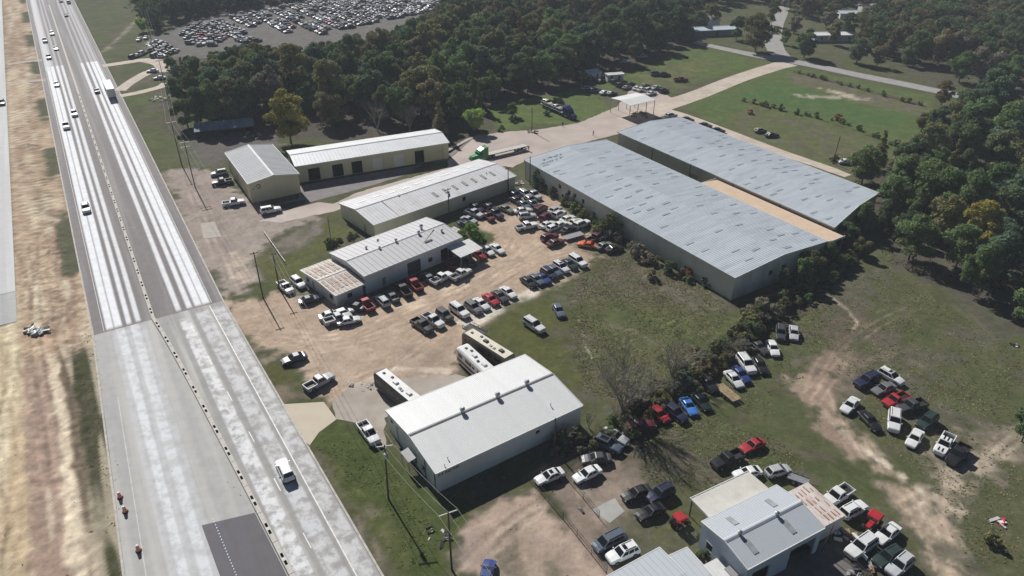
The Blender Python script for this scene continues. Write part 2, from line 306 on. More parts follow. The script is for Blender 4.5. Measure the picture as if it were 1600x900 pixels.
# pairs of tyre tracks: in the yard, the fields and the dirt lot
def curve(P, n=14):
    P = [Vector(p) for p in P]; out = []
    for i in range(len(P)-1):
        p0, p1, p2, p3 = P[max(i-1, 0)], P[i], P[i+1], P[min(i+2, len(P)-1)]
        for k in range(n//(len(P)-1)+1): t = k/(n//(len(P)-1)+1); out.append(.5*((2*p1)+(p2-p0)*t+(2*p0-5*p1+4*p2-p3)*t*t+(3*p1-p0-3*p2+p3)*t**3))
    return out+[P[-1]]
tr = random.Random(17)
lanes = [([(400,520),(520,530),(640,500),(760,440),(850,385)], 8), ([(560,600),(620,560),(700,500),(800,430)], 5), ([(800,330),(800,380),(760,430),(640,500)], 5), ([(300,300),(340,380),(380,470)], 5), ([(720,900),(800,820),(860,790)], 4), ([(1480,900),(1440,800),(1350,700),(1280,620)], 5), ([(1270,620),(1320,540),(1420,470)], 4), ([(1420,790),(1520,730),(1600,660)], 4), ([(870,560),(960,540),(1080,480)], 3), ([(1190,690),(1300,720),(1420,800)], 3), ([(600,880),(560,790),(500,710)], 3), ([(1480,640),(1540,560),(1480,470)], 2), ([(880,760),(930,720),(1000,700)], 2)]
for pts, n in lanes:
    for _ in range(n):
        J = [(p[0]+tr.gauss(0, 16), p[1]+tr.gauss(0, 9)) for p in pts]; cv = curve([G(*p) for p in J]); light = tr.random() < .5
        for off_ in (-.8, .8):
            Q = []
            for i, p in enumerate(cv): d = (cv[min(i+1, len(cv)-1)]-cv[max(i-1, 0)]).normalized(); Q.append((p.x-d.y*off_, p.y+d.x*off_))
            sl = win(Q, 1.5); sd = path_sd(GX[sl], GY[sl], Q, .42); w = sstep(-.22, .12, sd)*sstep(.35, .6, n_brk[sl]*.6+n_fine[sl]*.4)*.42
            C[sl] = C[sl]*(1-w[..., None])+(C[sl]*(1.28 if light else .7)+(np.array([.03, .025, .015]) if light else 0))*w[..., None]
# construction strip between the highway and the new carriageway
strip = sstep(-23.5, -22.5, TT)*sstep(-9.5, -10.5, TT)*sstep(150, 120, SS)
edge = TT+(n_mid-.5)*1.8+(n_fine-.5)*.8
setmix(strip, c3(180, 154, 122))
setmix(strip*sstep(.45, .62, n_rut2)*.8, c3(150, 124, 102)); setmix(strip*sstep(.52, .7, n_rut)*.7, c3(206, 190, 158)); setmix(strip*sstep(.56, .7, n_fine)*.3, c3(130, 108, 88))
n_clod = vnoise(GX/.95, GY/.95, 131, 3); setmix(strip*sstep(.56, .68, n_clod)*.45, c3(132, 106, 84)); setmix(strip*sstep(.44, .34, n_clod)*.35, c3(214, 196, 164)); setmix(strip*sstep(.55, .66, n_mid)*.5, c3(164, 132, 104))
gs = sstep(-14.6, -13.4, edge); grassy = strip*gs*sstep(-.1, .12, np.sin(SS/9.5)*.5+n_mid-.55)
setmix(grassy*(SS < -20), c3(100, 100, 72))
near = strip*sstep(0, 8, SS); setmix(near*sstep(-22.6, -21.8, edge)*sstep(-17.9, -18.6, edge)*.85, c3(158, 132, 114)); setmix(near*sstep(-18.6, -17.9, edge)*sstep(-16.2, -16.9, edge), c3(204, 186, 156)); setmix(near*sstep(-16.9, -16.2, edge)*sstep(-14.6, -15.4, edge)*.8, c3(120, 106, 84))
setmix(near*sstep(-15.6, -14.6, edge), c3(92, 90, 64)); setmix(near*sstep(-15.6, -14.6, edge)*sstep(.5, .62, n_fine)*.7, c3(66, 70, 44)); setmix(near*sstep(.58, .66, n_rut)*.45, c3(212, 194, 164))
far_left = sstep(-22.4, -23.4, edge)*sstep(-13.5, -11.5, SS)
setmix(far_left*1.0, c3(200, 182, 144)); setmix(far_left*sstep(.5, .7, n_rut2)*.6, c3(180, 150, 112)); setmix(far_left*sstep(.55, .72, n_rut)*.5, c3(214, 200, 166))
setmix(sstep(6, -2, np.hypot((SS+3), (TT+17)))*strip*.7, c3(180, 150, 118))
for k in range(14):      # long machine tracks along the graded strip
    t0_ = tr.uniform(-21.5, -15.5) if k % 3 else tr.uniform(-28, -23.5); a0, a1 = sorted((tr.uniform(-190, 60), tr.uniform(-60, 110)))
    if t0_ < -22.5: a0 = max(a0, -8)
    if a1-a0 < 15: continue
    for off_ in (-.85, .85):
        Q = [tuple(ST(a0+(a1-a0)*i/16, t0_+off_+.7*math.sin(i*.7+k)+.3*math.sin(i*1.9+k*2))[:2]) for i in range(17)]; sl = win(Q, 1.5); sd = path_sd(GX[sl], GY[sl], Q, .5); w = sstep(-.25, .12, sd)*sstep(.3, .55, n_brk[sl])*.6
        C[sl] = C[sl]*(1-w[..., None])+C[sl]*(1.3 if k % 2 else .62)*w[..., None]
# right-hand verge of the highway in the distance
rv = sstep(12.6, 13.4, TT)*sstep(60, 40, TT)*(SS < -150); setmix(rv*sstep(.6, .8, n_mid)*.6, c3(120, 104, 80)); setmix(rv*sstep(.5, .3, n_big)*.6, c3(88, 104, 58))
lum_ = C@np.array([.3, .55, .15]); sat_ = np.where(C[..., 1] > C[..., 0], 1.0, np.where(TT < -10.4, .8, .66))[..., None]; C = lum_[..., None]*(1-sat_)+C*sat_; C *= (.9+.28*sstep(.1, .3, lum_))[..., None]
C *= (0.86+0.28*n_fine)[..., None]*(0.8+.4*vnoise(GX/.8, GY/.8, 77, 3))[..., None]
Z = np.full(GX.shape, -.02); rough_z = (n_rut-.5)*.36+(n_fine-.5)*.5+(vnoise(GX/.8, GY/.8, 91, 2)-.5)*.16
strip_in = sstep(-22.3, -21.3, TT)*sstep(-12.0, -13.0, TT+np.maximum(SS, 0)*.031)*(SS < 125)
Z += np.maximum(rough_z, -.2)*np.maximum(strip_in, far_left*.8)
Z += (n_fine-.5)*.05*(TT > 16)
def mound(px, py, r, h):
    global Z
    x, y = G(px, py); d = np.hypot(GX-x, GY-y); Z += h*sstep(r, 0, d)*(.6+.8*n_fine)
mound(45, 228, 4.0, 1.0); mound(58, 520, 3.0, .4); mound(1018, 436, 2.2, .8)
def ditch(pts, w, dp):
    global Z
    Z -= dp*sstep(-w*.5, w*.3, path_sd(GX, GY, PX(pts), w))
ditch([(1300,415),(1220,495),(1130,565),(1040,632),(960,690)], 5, .5)
gm = bpy.data.meshes.new('ground'); nv = nx*ny
gm.vertices.add(nv); gm.vertices.foreach_set('co', np.stack([GX, GY, Z], -1).astype(np.float32).ravel())
ii, jj = np.meshgrid(np.arange(nx-1), np.arange(ny-1)); a = (jj*nx+ii).ravel(); q = np.stack([a, a+1, a+1+nx, a+nx], -1).astype(np.int32)
nf = len(q); gm.loops.add(nf*4); gm.loops.foreach_set('vertex_index', q.ravel()); gm.polygons.add(nf); gm.polygons.foreach_set('loop_start', np.arange(0, nf*4, 4, dtype=np.int32)); gm.polygons.foreach_set('loop_total', np.full(nf, 4, np.int32))
gm.update(calc_edges=True)
ca = gm.color_attributes.new('cover', 'FLOAT_COLOR', 'POINT'); ca.data.foreach_set('color', np.concatenate([np.clip(C, 0, 1), np.ones(C.shape[:2]+(1,))], -1).astype(np.float32).ravel())
def ground_mat():
    m = bpy.data.materials.new('ground_cover'); m.use_nodes = True; nt = m.node_tree; N = nt.nodes; L = nt.links; b = N['Principled BSDF']
    at = N.new('ShaderNodeAttribute'); at.attribute_name = 'cover'; tc = N.new('ShaderNodeTexCoord')
    n1 = N.new('ShaderNodeTexNoise'); n1.inputs['Scale'].default_value = 1.9; n1.inputs['Detail'].default_value = 8; n1.inputs['Roughness'].default_value = .7; L.new(tc.outputs['Object'], n1.inputs[0])
    n2 = N.new('ShaderNodeTexNoise'); n2.inputs['Scale'].default_value = .23; n2.inputs['Detail'].default_value = 5; L.new(tc.outputs['Object'], n2.inputs[0])
    r1 = N.new('ShaderNodeMapRange'); r1.inputs[1].default_value = .3; r1.inputs[2].default_value = .7; r1.inputs[3].default_value = .84; r1.inputs[4].default_value = 1.16; L.new(n1.outputs[0], r1.inputs[0])
    r2 = N.new('ShaderNodeMapRange'); r2.inputs[1].default_value = .35; r2.inputs[2].default_value = .65; r2.inputs[3].default_value = .9; r2.inputs[4].default_value = 1.1; L.new(n2.outputs[0], r2.inputs[0])
    mu = N.new('ShaderNodeMath'); mu.operation = 'MULTIPLY'; L.new(r1.outputs[0], mu.inputs[0]); L.new(r2.outputs[0], mu.inputs[1])
    n3 = N.new('ShaderNodeTexNoise'); n3.inputs['Scale'].default_value = .75; n3.inputs['Detail'].default_value = 10; n3.inputs['Roughness'].default_value = .78; L.new(tc.outputs['Object'], n3.inputs[0])
    r3 = N.new('ShaderNodeMapRange'); r3.inputs[1].default_value = .54; r3.inputs[2].default_value = .72; r3.inputs[3].default_value = 0; r3.inputs[4].default_value = .5; L.new(n3.outputs[0], r3.inputs[0])
    r4 = N.new('ShaderNodeMapRange'); r4.inputs[1].default_value = .46; r4.inputs[2].default_value = .3; r4.inputs[3].default_value = 0; r4.inputs[4].default_value = .5; L.new(n3.outputs[0], r4.inputs[0])
    ma = N.new('ShaderNodeMix'); ma.data_type = 'RGBA'; L.new(r3.outputs[0], ma.inputs[0]); L.new(at.outputs['Color'], ma.inputs[6]); ma.inputs[7].default_value = (.27, .215, .15, 1)
    mc = N.new('ShaderNodeMix'); mc.data_type = 'RGBA'; mc.blend_type = 'MULTIPLY'; L.new(r4.outputs[0], mc.inputs[0]); L.new(ma.outputs[2], mc.inputs[6]); mc.inputs[7].default_value = (.45, .45, .4, 1)
    h = N.new('ShaderNodeHueSaturation'); L.new(mc.outputs[2], h.inputs['Color']); L.new(mu.outputs[0], h.inputs['Value']); L.new(h.outputs[0], b.inputs['Base Color'])
    b.inputs['Roughness'].default_value = 1; b.inputs['Specular IOR Level'].default_value = .1
    bp = N.new('ShaderNodeBump'); bp.inputs['Strength'].default_value = .3; bp.inputs['Distance'].default_value = .1; L.new(n1.outputs[0], bp.inputs['Height']); L.new(bp.outputs[0], b.inputs['Normal']); return m
gm.materials.append(ground_mat()); gm.polygons.foreach_set('use_smooth', np.ones(nf, bool))
struct(link('ground', gm))
del n_brk, GX, GY, SS, TT, C, Z, n_big, n_mid, n_fine, n_rut, n_rut2, strip, edge
# ------------------------------------------------------------------ highway
def bt(s): return 0.0 if s < 0 else 5.8*min(1, (s/72.0))**.85*(1 if s < 72 else 1+(s-72)/95)     # barrier offset
def lt(s): return -10.5 if s < 0 else -10.5-1.9*s/62
def rt(s): return 13.0 if s < 0 else 13.0+2.5*s/78
def strip_mesh(fl, fr, s0, s1, z, step=12.0):
    mb = MB(); n = max(1, int((s1-s0)/step)); p = [(s0+(s1-s0)*i/n) for i in range(n+1)]
    for a, b in zip(p[:-1], p[1:]): mb.quad(ST(a, fl(a), z), ST(a, fr(a), z), ST(b, fr(b), z), ST(b, fl(b), z))
    return mb
def road_mat(name, base, bands=(), noise=.12, blot=None, blot_amt=.3, rough=.8, ang=RA, end=None, patch=.88):
    """pavement; bands = pale worn wheel paths with sun glare put into their colour, (t0, t1, colour, amount, s0, s1)"""
    m = bpy.data.materials.new(name); m.use_nodes = True; nt = m.node_tree; N = nt.nodes; L = nt.links; b = N['Principled BSDF']
    tc = N.new('ShaderNodeTexCoord'); mp = N.new('ShaderNodeMapping'); mp.vector_type = 'TEXTURE'; mp.inputs['Location'].default_value = RO; mp.inputs['Rotation'].default_value = (0, 0, R(ang)); L.new(tc.outputs['Object'], mp.inputs[0])
    sx = N.new('ShaderNodeSeparateXYZ'); L.new(mp.outputs[0], sx.inputs[0])
    st = N.new('ShaderNodeMapping'); st.inputs['Scale'].default_value = (.012, .5, 1); L.new(mp.outputs[0], st.inputs[0])
    nA = N.new('ShaderNodeTexNoise'); nA.inputs['Scale'].default_value = 1; nA.inputs['Detail'].default_value = 7; L.new(st.outputs[0], nA.inputs[0])
    nB = N.new('ShaderNodeTexNoise'); nB.inputs['Scale'].default_value = .5; nB.inputs['Detail'].default_value = 8; nB.inputs['Roughness'].default_value = .65; L.new(tc.outputs['Object'], nB.inputs[0])
    def mrange(src, a, c, lo, hi, smooth=False):
        r = N.new('ShaderNodeMapRange'); r.inputs[1].default_value = a; r.inputs[2].default_value = c; r.inputs[3].default_value = lo; r.inputs[4].default_value = hi
        if smooth: r.interpolation_type = 'SMOOTHSTEP'
        L.new(src, r.inputs[0]); return r.outputs[0]
    def math2(op, x, y):
        k = N.new('ShaderNodeMath'); k.operation = op
        for i, q in enumerate((x, y)):
            if isinstance(q, (int, float)): k.inputs[i].default_value = q
            else: L.new(q, k.inputs[i])
        return k.outputs[0]
    v = math2('MULTIPLY', mrange(nA.outputs[0], .3, .7, 1-noise, 1+noise), mrange(nB.outputs[0], .3, .7, 1-noise, 1+noise))
    h = N.new('ShaderNodeHueSaturation'); h.inputs['Color'].default_value = (*base, 1); L.new(v, h.inputs['Value']); out = h.outputs[0]
    if blot:
        f = mrange(nA.outputs[0], .5, .64, 0, blot_amt); mx = N.new('ShaderNodeMix'); mx.data_type = 'RGBA'; L.new(f, mx.inputs[0]); L.new(out, mx.inputs[6]); mx.inputs[7].default_value = (*blot, 1); out = mx.outputs[2]
    wob = mrange(nA.outputs[0], .3, .7, -.12, .12); tt = math2('ADD', sx.outputs[1], wob); fz = mrange(nB.outputs[0], .42, .56, patch, 1.0)
    for t0, t1, col, amt, s0, s1 in bands:
        e = .24
        f = math2('MULTIPLY', mrange(tt, t0-e, t0+e, 0, 1, True), mrange(tt, t1-e, t1+e, 1, 0, True))
        f = math2('MULTIPLY', f, math2('MULTIPLY', mrange(sx.outputs[0], s0-.6, s0+.6, 0, 1), mrange(sx.outputs[0], s1-.6, s1+.6, 1, 0)))
        f = math2('MULTIPLY', math2('MULTIPLY', f, fz), amt)
        mx = N.new('ShaderNodeMix'); mx.data_type = 'RGBA'; L.new(f, mx.inputs[0]); L.new(out, mx.inputs[6]); mx.inputs[7].default_value = (*col, 1); out = mx.outputs[2]
    L.new(out, b.inputs['Base Color']); b.inputs['Roughness'].default_value = rough; b.inputs['Specular IOR Level'].default_value = .3
    return m
WH = (.87, .88, .89)  # wheel-path white: worn paving, plus sun glare painted in as base colour
seg = []
for t0, t1, a in ((-8.3, -7.0, 1), (-6.8, -5.55, 1), (-4.75, -3.85, .92), (-3.1, -2.2, .85), (4.25, 5.25, .88), (6.35, 7.35, .92), (7.95, 9.2, 1), (9.4, 10.7, 1)):
    seg.append((t0, t1, WH, a, -223, -.8)); seg.append((t0+.1, t1-.1, (.62, .63, .64), a*.6, -700, -223))
seg += [(-8.7, -6.4, (.7, .7, .7), .75, -700, -215)]
m_asph = road_mat('old_asphalt', lin((122, 116, 115)), seg, .12, lin((165, 162, 160)), .35)
m_conc = road_mat('pale_concrete_paving', lin((176, 175, 171)), [(-7.6, -1.6, (.62, .63, .66), .55, 1, 200), (-6.6, -5.3, WH, .6, -.5, 200), (-4.2, -2.8, WH, .5, -.5, 200), (1.5, 6.2, (.66, .66, .65), .0, 3, 200)], .1, lin((196, 192, 184)), .5, patch=.45)
m_concR = road_mat('scuffed_concrete_paving', lin((160, 158, 154)), [(-2.6, -.4, WH, .75, 3, 200), (.7, 3.2, (.7, .71, .72), .7, 2, 200), (3.9, 6.3, WH, .45, 2, 200)], .12, lin((205, 202, 194)), .6, ang=RA+1.7, patch=.15)
m_concR.node_tree.nodes['Mapping'].inputs['Location'].default_value = ST(0, 6.6)
hw = strip_mesh(lambda s: -10.5, lambda s: 13.0, -900, 0, .02, 60); o = struct(obj('highway_asphalt', hw, m_asph))
o = struct(obj('highway_concrete_left', strip_mesh(lt, bt, 0, 130, .02, 4), m_conc)); o = struct(obj('highway_concrete_right', strip_mesh(bt, rt, 0, 130, .0201, 4), m_concR))
m_patch = road_mat('fresh_asphalt', lin((104, 101, 104)), (), .08, lin((92, 96, 110)), .5)
mb = MB(); c0, c1 = G(315, 821), G(402, 789); st0 = ((c0[0]-RO.x)*RS.x+(c0[1]-RO.y)*RS.y, (c0[0]-RO.x)*RT.x+(c0[1]-RO.y)*RT.y)
prev = None
for i in range(13):
    s = st0[0]+i*5; row = (s-4.2*.0, st0[1]+.035*(s-st0[0]), bt(s+2)-.55)
    if prev: mb.quad(ST(prev[0], prev[1], .026), ST(prev[0]+1.5, prev[2], .026), ST(row[0]+1.5, row[2], .026), ST(row[0], row[1], .026))
    prev = row
struct(obj('highway_fresh_asphalt_patch', mb, m_patch))
m_line = mat('road_marking', (.78, .78, .75), .6, var=.1, dirt=(.4, .4, .38), dirt_amt=.5, dirt_scale=1.5)
m_dull = mat('faded_marking', (.55, .54, .5), .7, var=.15)
def line(name, f, s0, s1, w, m, z=.03, step=6): return struct(obj(name, strip_mesh(lambda s: f(s)-w/2, lambda s: f(s)+w/2, s0, s1, z, step), m))
line('marking_edge_line', lambda s: rt(s)-2.6, .5, 130, .16, m_line)
line('marking_edge_line', lambda s: lt(s)+2.3, 22, 130, .12, m_dull)
line('marking_edge_line', lambda s: -8.75, -500, -.5, .12, m_dull); line('marking_edge_line', lambda s: 11.05, -500, -.5, .12, m_dull)
mb = MB()
for s in [x for x in range(6, 120, 12)]:
    f = lambda q: bt(q)+(rt(q)-2.6-bt(q))*.5+.15
    mb.quad(ST(s, f(s)-.07, .03), ST(s, f(s)+.07, .03), ST(s+3, f(s+3)+.07, .03), ST(s+3, f(s+3)-.07, .03))
struct(obj('marking_lane_dashes', mb, m_line))
mb = MB()
for i in range(26):
    p = Vector((*G(333+i*1.9, 811+i*4.6), .031)); mb.box(p.x-.06, p.x+.06, p.y-.09, p.y+.09, .028, .04)
struct(obj('marking_dots', mb, m_line))
# kerb edges of the highway
for nm, f in (('highway_edge_strip', lambda s: lt(s)-.2), ('highway_edge_strip', lambda s: rt(s)+.2)):
    mb = MB(); mb.v = []
    for a in range(-420, 126, 6):
        for (u, v2) in ((a, a+6),): mb.hexa([ST(u, f(u)-.15, -.05), ST(u, f(u)+.15, -.05), ST(v2, f(v2)+.15, -.05), ST(v2, f(v2)-.15, -.05), ST(u, f(u)-.15, .05), ST(u, f(u)+.15, .05), ST(v2, f(v2)+.15, .05), ST(v2, f(v2)-.15, .05)])
    struct(obj(nm, mb, mat('edge_strip', (.5, .47, .42), .85, var=.2)))
# the new carriageway on the far left
struct(obj('new_carriageway', strip_mesh(lambda s: -48, lambda s: -22.9, -900, -26, .06, 60), road_mat('new_concrete', lin((196, 196, 194)), (), .06, lin((210, 210, 208)), .5)))
struct(obj('new_carriageway_base', strip_mesh(lambda s: -48, lambda s: -22.9, -26, -13, .02, 30), road_mat('base_course', lin((172, 172, 170)), (), .1, lin((186, 184, 178)), .5)))
# median barrier: concrete segments with drain slots
m_bar = mat('barrier_concrete', (.6, .57, .5), .85, var=.15, dirt=(.2, .18, .16), dirt_amt=.4, dirt_scale=1.2)
bar = thing('median_barrier', 'low concrete median barrier running down the middle of the highway', 'barrier', RO)
segm = MB(); segm.hexa([(0,-.38,0),(5.92,-.38,0),(5.92,.38,0),(0,.38,0),(0,-.34,.4),(5.92,-.34,.4),(5.92,.34,.4),(0,.34,.4)]); segm.hexa([(0,-.34,.4),(5.92,-.34,.4),(5.92,.34,.4),(0,.34,.4),(0,-.31,.5),(5.92,-.31,.5),(5.92,.31,.5),(0,.31,.5)]); sme = segm.mesh('segment', m_bar)
slot = MB(); slot.box(0, .75, -.17, .17, .48, .52); slm = slot.mesh('slot', M['void'])
for k in range(-62, 20):
    s0 = k*6.0; p0 = ST(s0, bt(s0)); p1 = ST(s0+6, bt(s0+6)); d = p1-p0
    o = link('segment', sme, bar, p0-RO, math.atan2(d.y, d.x))
    if k > -30:
        for q in (2.2, 3.6): link('slot', slm, o, (q, 0, 0))
# ------------------------------------------------------------------ side roads, drives and concrete pads
def sheet(name, pts, z, m, ragged=0, th=.0):
    P = PX(pts)
    if ragged:
        Q = []
        for i in range(len(P)):
            a, b = Vector(P[i]), Vector(P[(i+1) % len(P)]); n = max(1, int((b-a).length/1.2))
            for k in range(n): p = a.lerp(b, k/n); Q.append((p.x+random.uniform(-ragged, ragged), p.y+random.uniform(-ragged, ragged)))
        P = Q
    mb = MB(); mb.add([(p[0], p[1], z) for p in P], [tuple(range(len(P)))]); me = mb.mesh(name, m)
    if me.polygons[0].normal.z < 0: me.flip_normals()
    return struct(link(name, me))
def ribbon(name, pts, w, z, m, sm=4):
    P = [Vector(p) for p in PX(pts)]
    Q = []
    for i in range(len(P)-1):
        for k in range(sm):
            p0, p1, p2, p3 = P[max(i-1, 0)], P[i], P[i+1], P[min(i+2, len(P)-1)]; t = k/sm
            Q.append(.5*((2*p1)+(p2-p0)*t+(2*p0-5*p1+4*p2-p3)*t*t+(3*p1-p0-3*p2+p3)*t**3))
    Q.append(P[-1]); mb = MB(); prev = None; ws = w if hasattr(w, '__len__') else [w]*len(P)
    for i, p in enumerate(Q):
        d = (Q[min(i+1, len(Q)-1)]-Q[max(i-1, 0)]).normalized(); n = Vector((-d.y, d.x)); f = i/sm; ww = ws[min(int(f), len(ws)-1)]; w2 = ws[min(int(f)+1, len(ws)-1)]; hw_ = (ww+(w2-ww)*(f-int(f)))/2+random.uniform(-.12, .12)
        r = ((p+n*hw_).to_3d()+Vector((0, 0, z)), (p-n*hw_).to_3d()+Vector((0, 0, z)))
        if prev: mb.quad(prev[0], prev[1], r[1], r[0])
        prev = r
    return struct(obj(name, mb, m))
m_pale = mat('pale_gravel', lin((198, 184, 168)), .9, var=.12, scale=.5, dirt=lin((164, 148, 134)), dirt_amt=.6, dirt_scale=.12, bump=.2, bscale=3)
m_lot = mat('lot_concrete', lin((186, 172, 162)), .85, var=.1, scale=.4, dirt=lin((150, 136, 128)), dirt_amt=.7, dirt_scale=.1, bump=.1)
m_gp = mat('grey_paving', lin((170, 160, 148)), .85, var=.1, scale=.5, dirt=lin((140, 126, 110)), dirt_amt=.6, dirt_scale=.2)
m_pad = mat('drive_concrete', lin((200, 188, 166)), .85, var=.06, scale=.6, dirt=lin((176, 160, 136)), dirt_amt=.4, dirt_scale=.3)
m_road = mat('grey_asphalt_road', lin((158, 156, 152)), .85, var=.1, scale=.4, dirt=lin((132, 130, 126)), dirt_amt=.5)
sheet('concrete_yard', [(403,345),(470,322),(500,316),(522,318),(560,300),(700,262),(700,232),(740,212),(790,206),(838,203),(905,192),(965,166),(985,140),(1010,135),(1062,158),(1040,180),(965,210),(900,226),(828,248),(800,262),(742,252),(586,300),(523,330),(440,348)], .012, m_lot, .25)
ribbon('gravel_road', [(985,190),(1030,168),(1090,148),(1150,124),(1205,106),(1232,99)], [10,9,8,8,8,9], .02, m_pale)
ribbon('service_lane', [(1030,172),(1070,182),(1140,208),(1220,238),(1290,262),(1325,275)], [7,5,4.5,4.2,4,3], .016, m_pale)
ribbon('asphalt_road', [(1085,66),(1140,78),(1200,90),(1260,100),(1340,117),(1420,133),(1500,150),(1600,172)], [5,6,7,7,7,7,7,7], .024, m_road)
ribbon('asphalt_road', [(1232,96),(1215,82),(1208,62),(1212,42),(1222,20),(1230,-5)], [9,8,8,7,6,6], .028, m_road)
ribbon('gravel_drive', [(160,103),(195,98),(225,94),(255,100),(262,112)], [5,5,6,8,9], .03, m_pale)
ribbon('gravel_drive', [(186,142),(205,128),(232,113),(256,108)], [5,4.5,5,6], .034, m_pale)
ribbon('gravel_drive', [(188,150),(215,145),(250,136),(262,130)], [4,4,4,5], .038, m_pale)
ribbon('gravel_drive', [(12,101),(40,97),(66,94)], [3,3,4], .04, m_gp)
ribbon('gravel_drive', [(18,129),(45,127),(72,125)], [3,3,4], .04, m_gp)
sheet('paved_rv_lot', [(520,628),(545,606),(590,598),(640,590),(690,588),(712,586),(742,590),(640,640),(603,652),(600,700),(565,664),(526,655)], .01, m_gp, .3)
sheet('concrete_drive', [(437,632),(506,628),(526,655),(498,676),(484,696),(462,676)], .018, m_pad)
sheet('concrete_pad', [(313,349),(336,346),(346,370),(318,373)], .012, mat('old_pad', lin((176, 168, 158)), .9))
sheet('concrete_pad', [(925,796),(960,778),(976,800),(952,818)], .012, M['concrete'], .1)
sheet('dark_asphalt_lot', [(412,323),(466,310),(470,290),(700,250),(742,214),(702,240),(640,272),(560,296),(476,318),(478,312)], .014, mat('dark_asphalt', lin((120, 114, 112)), .85, var=.12, scale=.4, dirt=lin((150, 140, 130)), dirt_amt=.4, dirt_scale=.2), .1)
sheet('workshop_apron', [(1190,905),(1210,880),(1290,845),(1360,905)], .012, mat('dark_apron', lin((110, 104, 100)), .9, var=.15))
# ------------------------------------------------------------------ buildings
def wall_panel(name, parent, p, q, h, openings, m, gable=0.0, inset=.22):
    """wall from p to q (local xy), eave height h; openings (a0,a1,z0,z1) are real holes with reveals"""
    p = Vector((*p, 0)); q = Vector((*q, 0)); d = q-p; Ln = d.length; d.normalize(); n = Vector((d.y, -d.x, 0)); up = Vector((0, 0, 1)); mb = MB()
    As = sorted({0, Ln, *[a for o in openings for a in (o[0], o[1])]}); Zs = sorted({0, h, *[z for o in openings for z in (o[2], o[3])]})
    P = lambda a, z, k=0: p+d*a+up*z-n*k
    for a0, a1 in zip(As[:-1], As[1:]):
        for z0, z1 in zip(Zs[:-1], Zs[1:]):
            ca, cz = (a0+a1)/2, (z0+z1)/2
            if any(o[0] < ca < o[1] and o[2] < cz < o[3] for o in openings): continue
            mb.quad(P(a0, z0), P(a1, z0), P(a1, z1), P(a0, z1))
    for a0, a1, z0, z1 in [o[:4] for o in openings]:
        for (A, B) in (((a0, z0), (a0, z1)), ((a0, z1), (a1, z1)), ((a1, z1), (a1, z0)), ((a1, z0), (a0, z0))): mb.quad(P(*A), P(*B), P(*B, inset), P(*A, inset))
    if gable: mb.add([P(0, h), P(Ln, h), P(Ln/2, h+gable)], [(0, 1, 2)])
    w = obj(name, mb, m, parent); return w, P, n
def slope_sheet(L, y0, z0, y1, z1, rib, rh, ov=.3):
    """ribbed sheet-metal roof slope from the eave (y0,z0) up to the ridge (y1,z1), ribs run eave to ridge"""
    mb = MB(); xsn = []; x = -ov
    while x < L+ov-1e-3:
        xe = min(x+rib, L+ov); xsn += [(x, 0), (x+(xe-x)*.80, 0), (x+(xe-x)*.85, rh), (x+(xe-x)*.95, rh)]; x = xe
    xsn.append((L+ov, 0))
    for (a, ha), (b, hb) in zip(xsn[:-1], xsn[1:]): mb.quad((a, y0, z0+ha), (b, y0, z0+hb), (b, y1, z1+hb), (a, y1, z1+ha))
    mb.quad((-ov, y0, z0-.06), (-ov, y1, z1-.06), (L+ov, y1, z1-.06), (L+ov, y0, z0-.06))
    return mb
def turbine(parent, x, y, z, s=.35, h=.8):
    mb = MB(); mb.tube([(0,0,-.2),(0,0,h*.45),(0,0,h*.5),(0,0,h*.8),(0,0,h)], [s*.7, s*.7, s, s*1.05, s*.4], 10); return obj('roof_vent', mb, M['steel'], parent, (x, y, z))
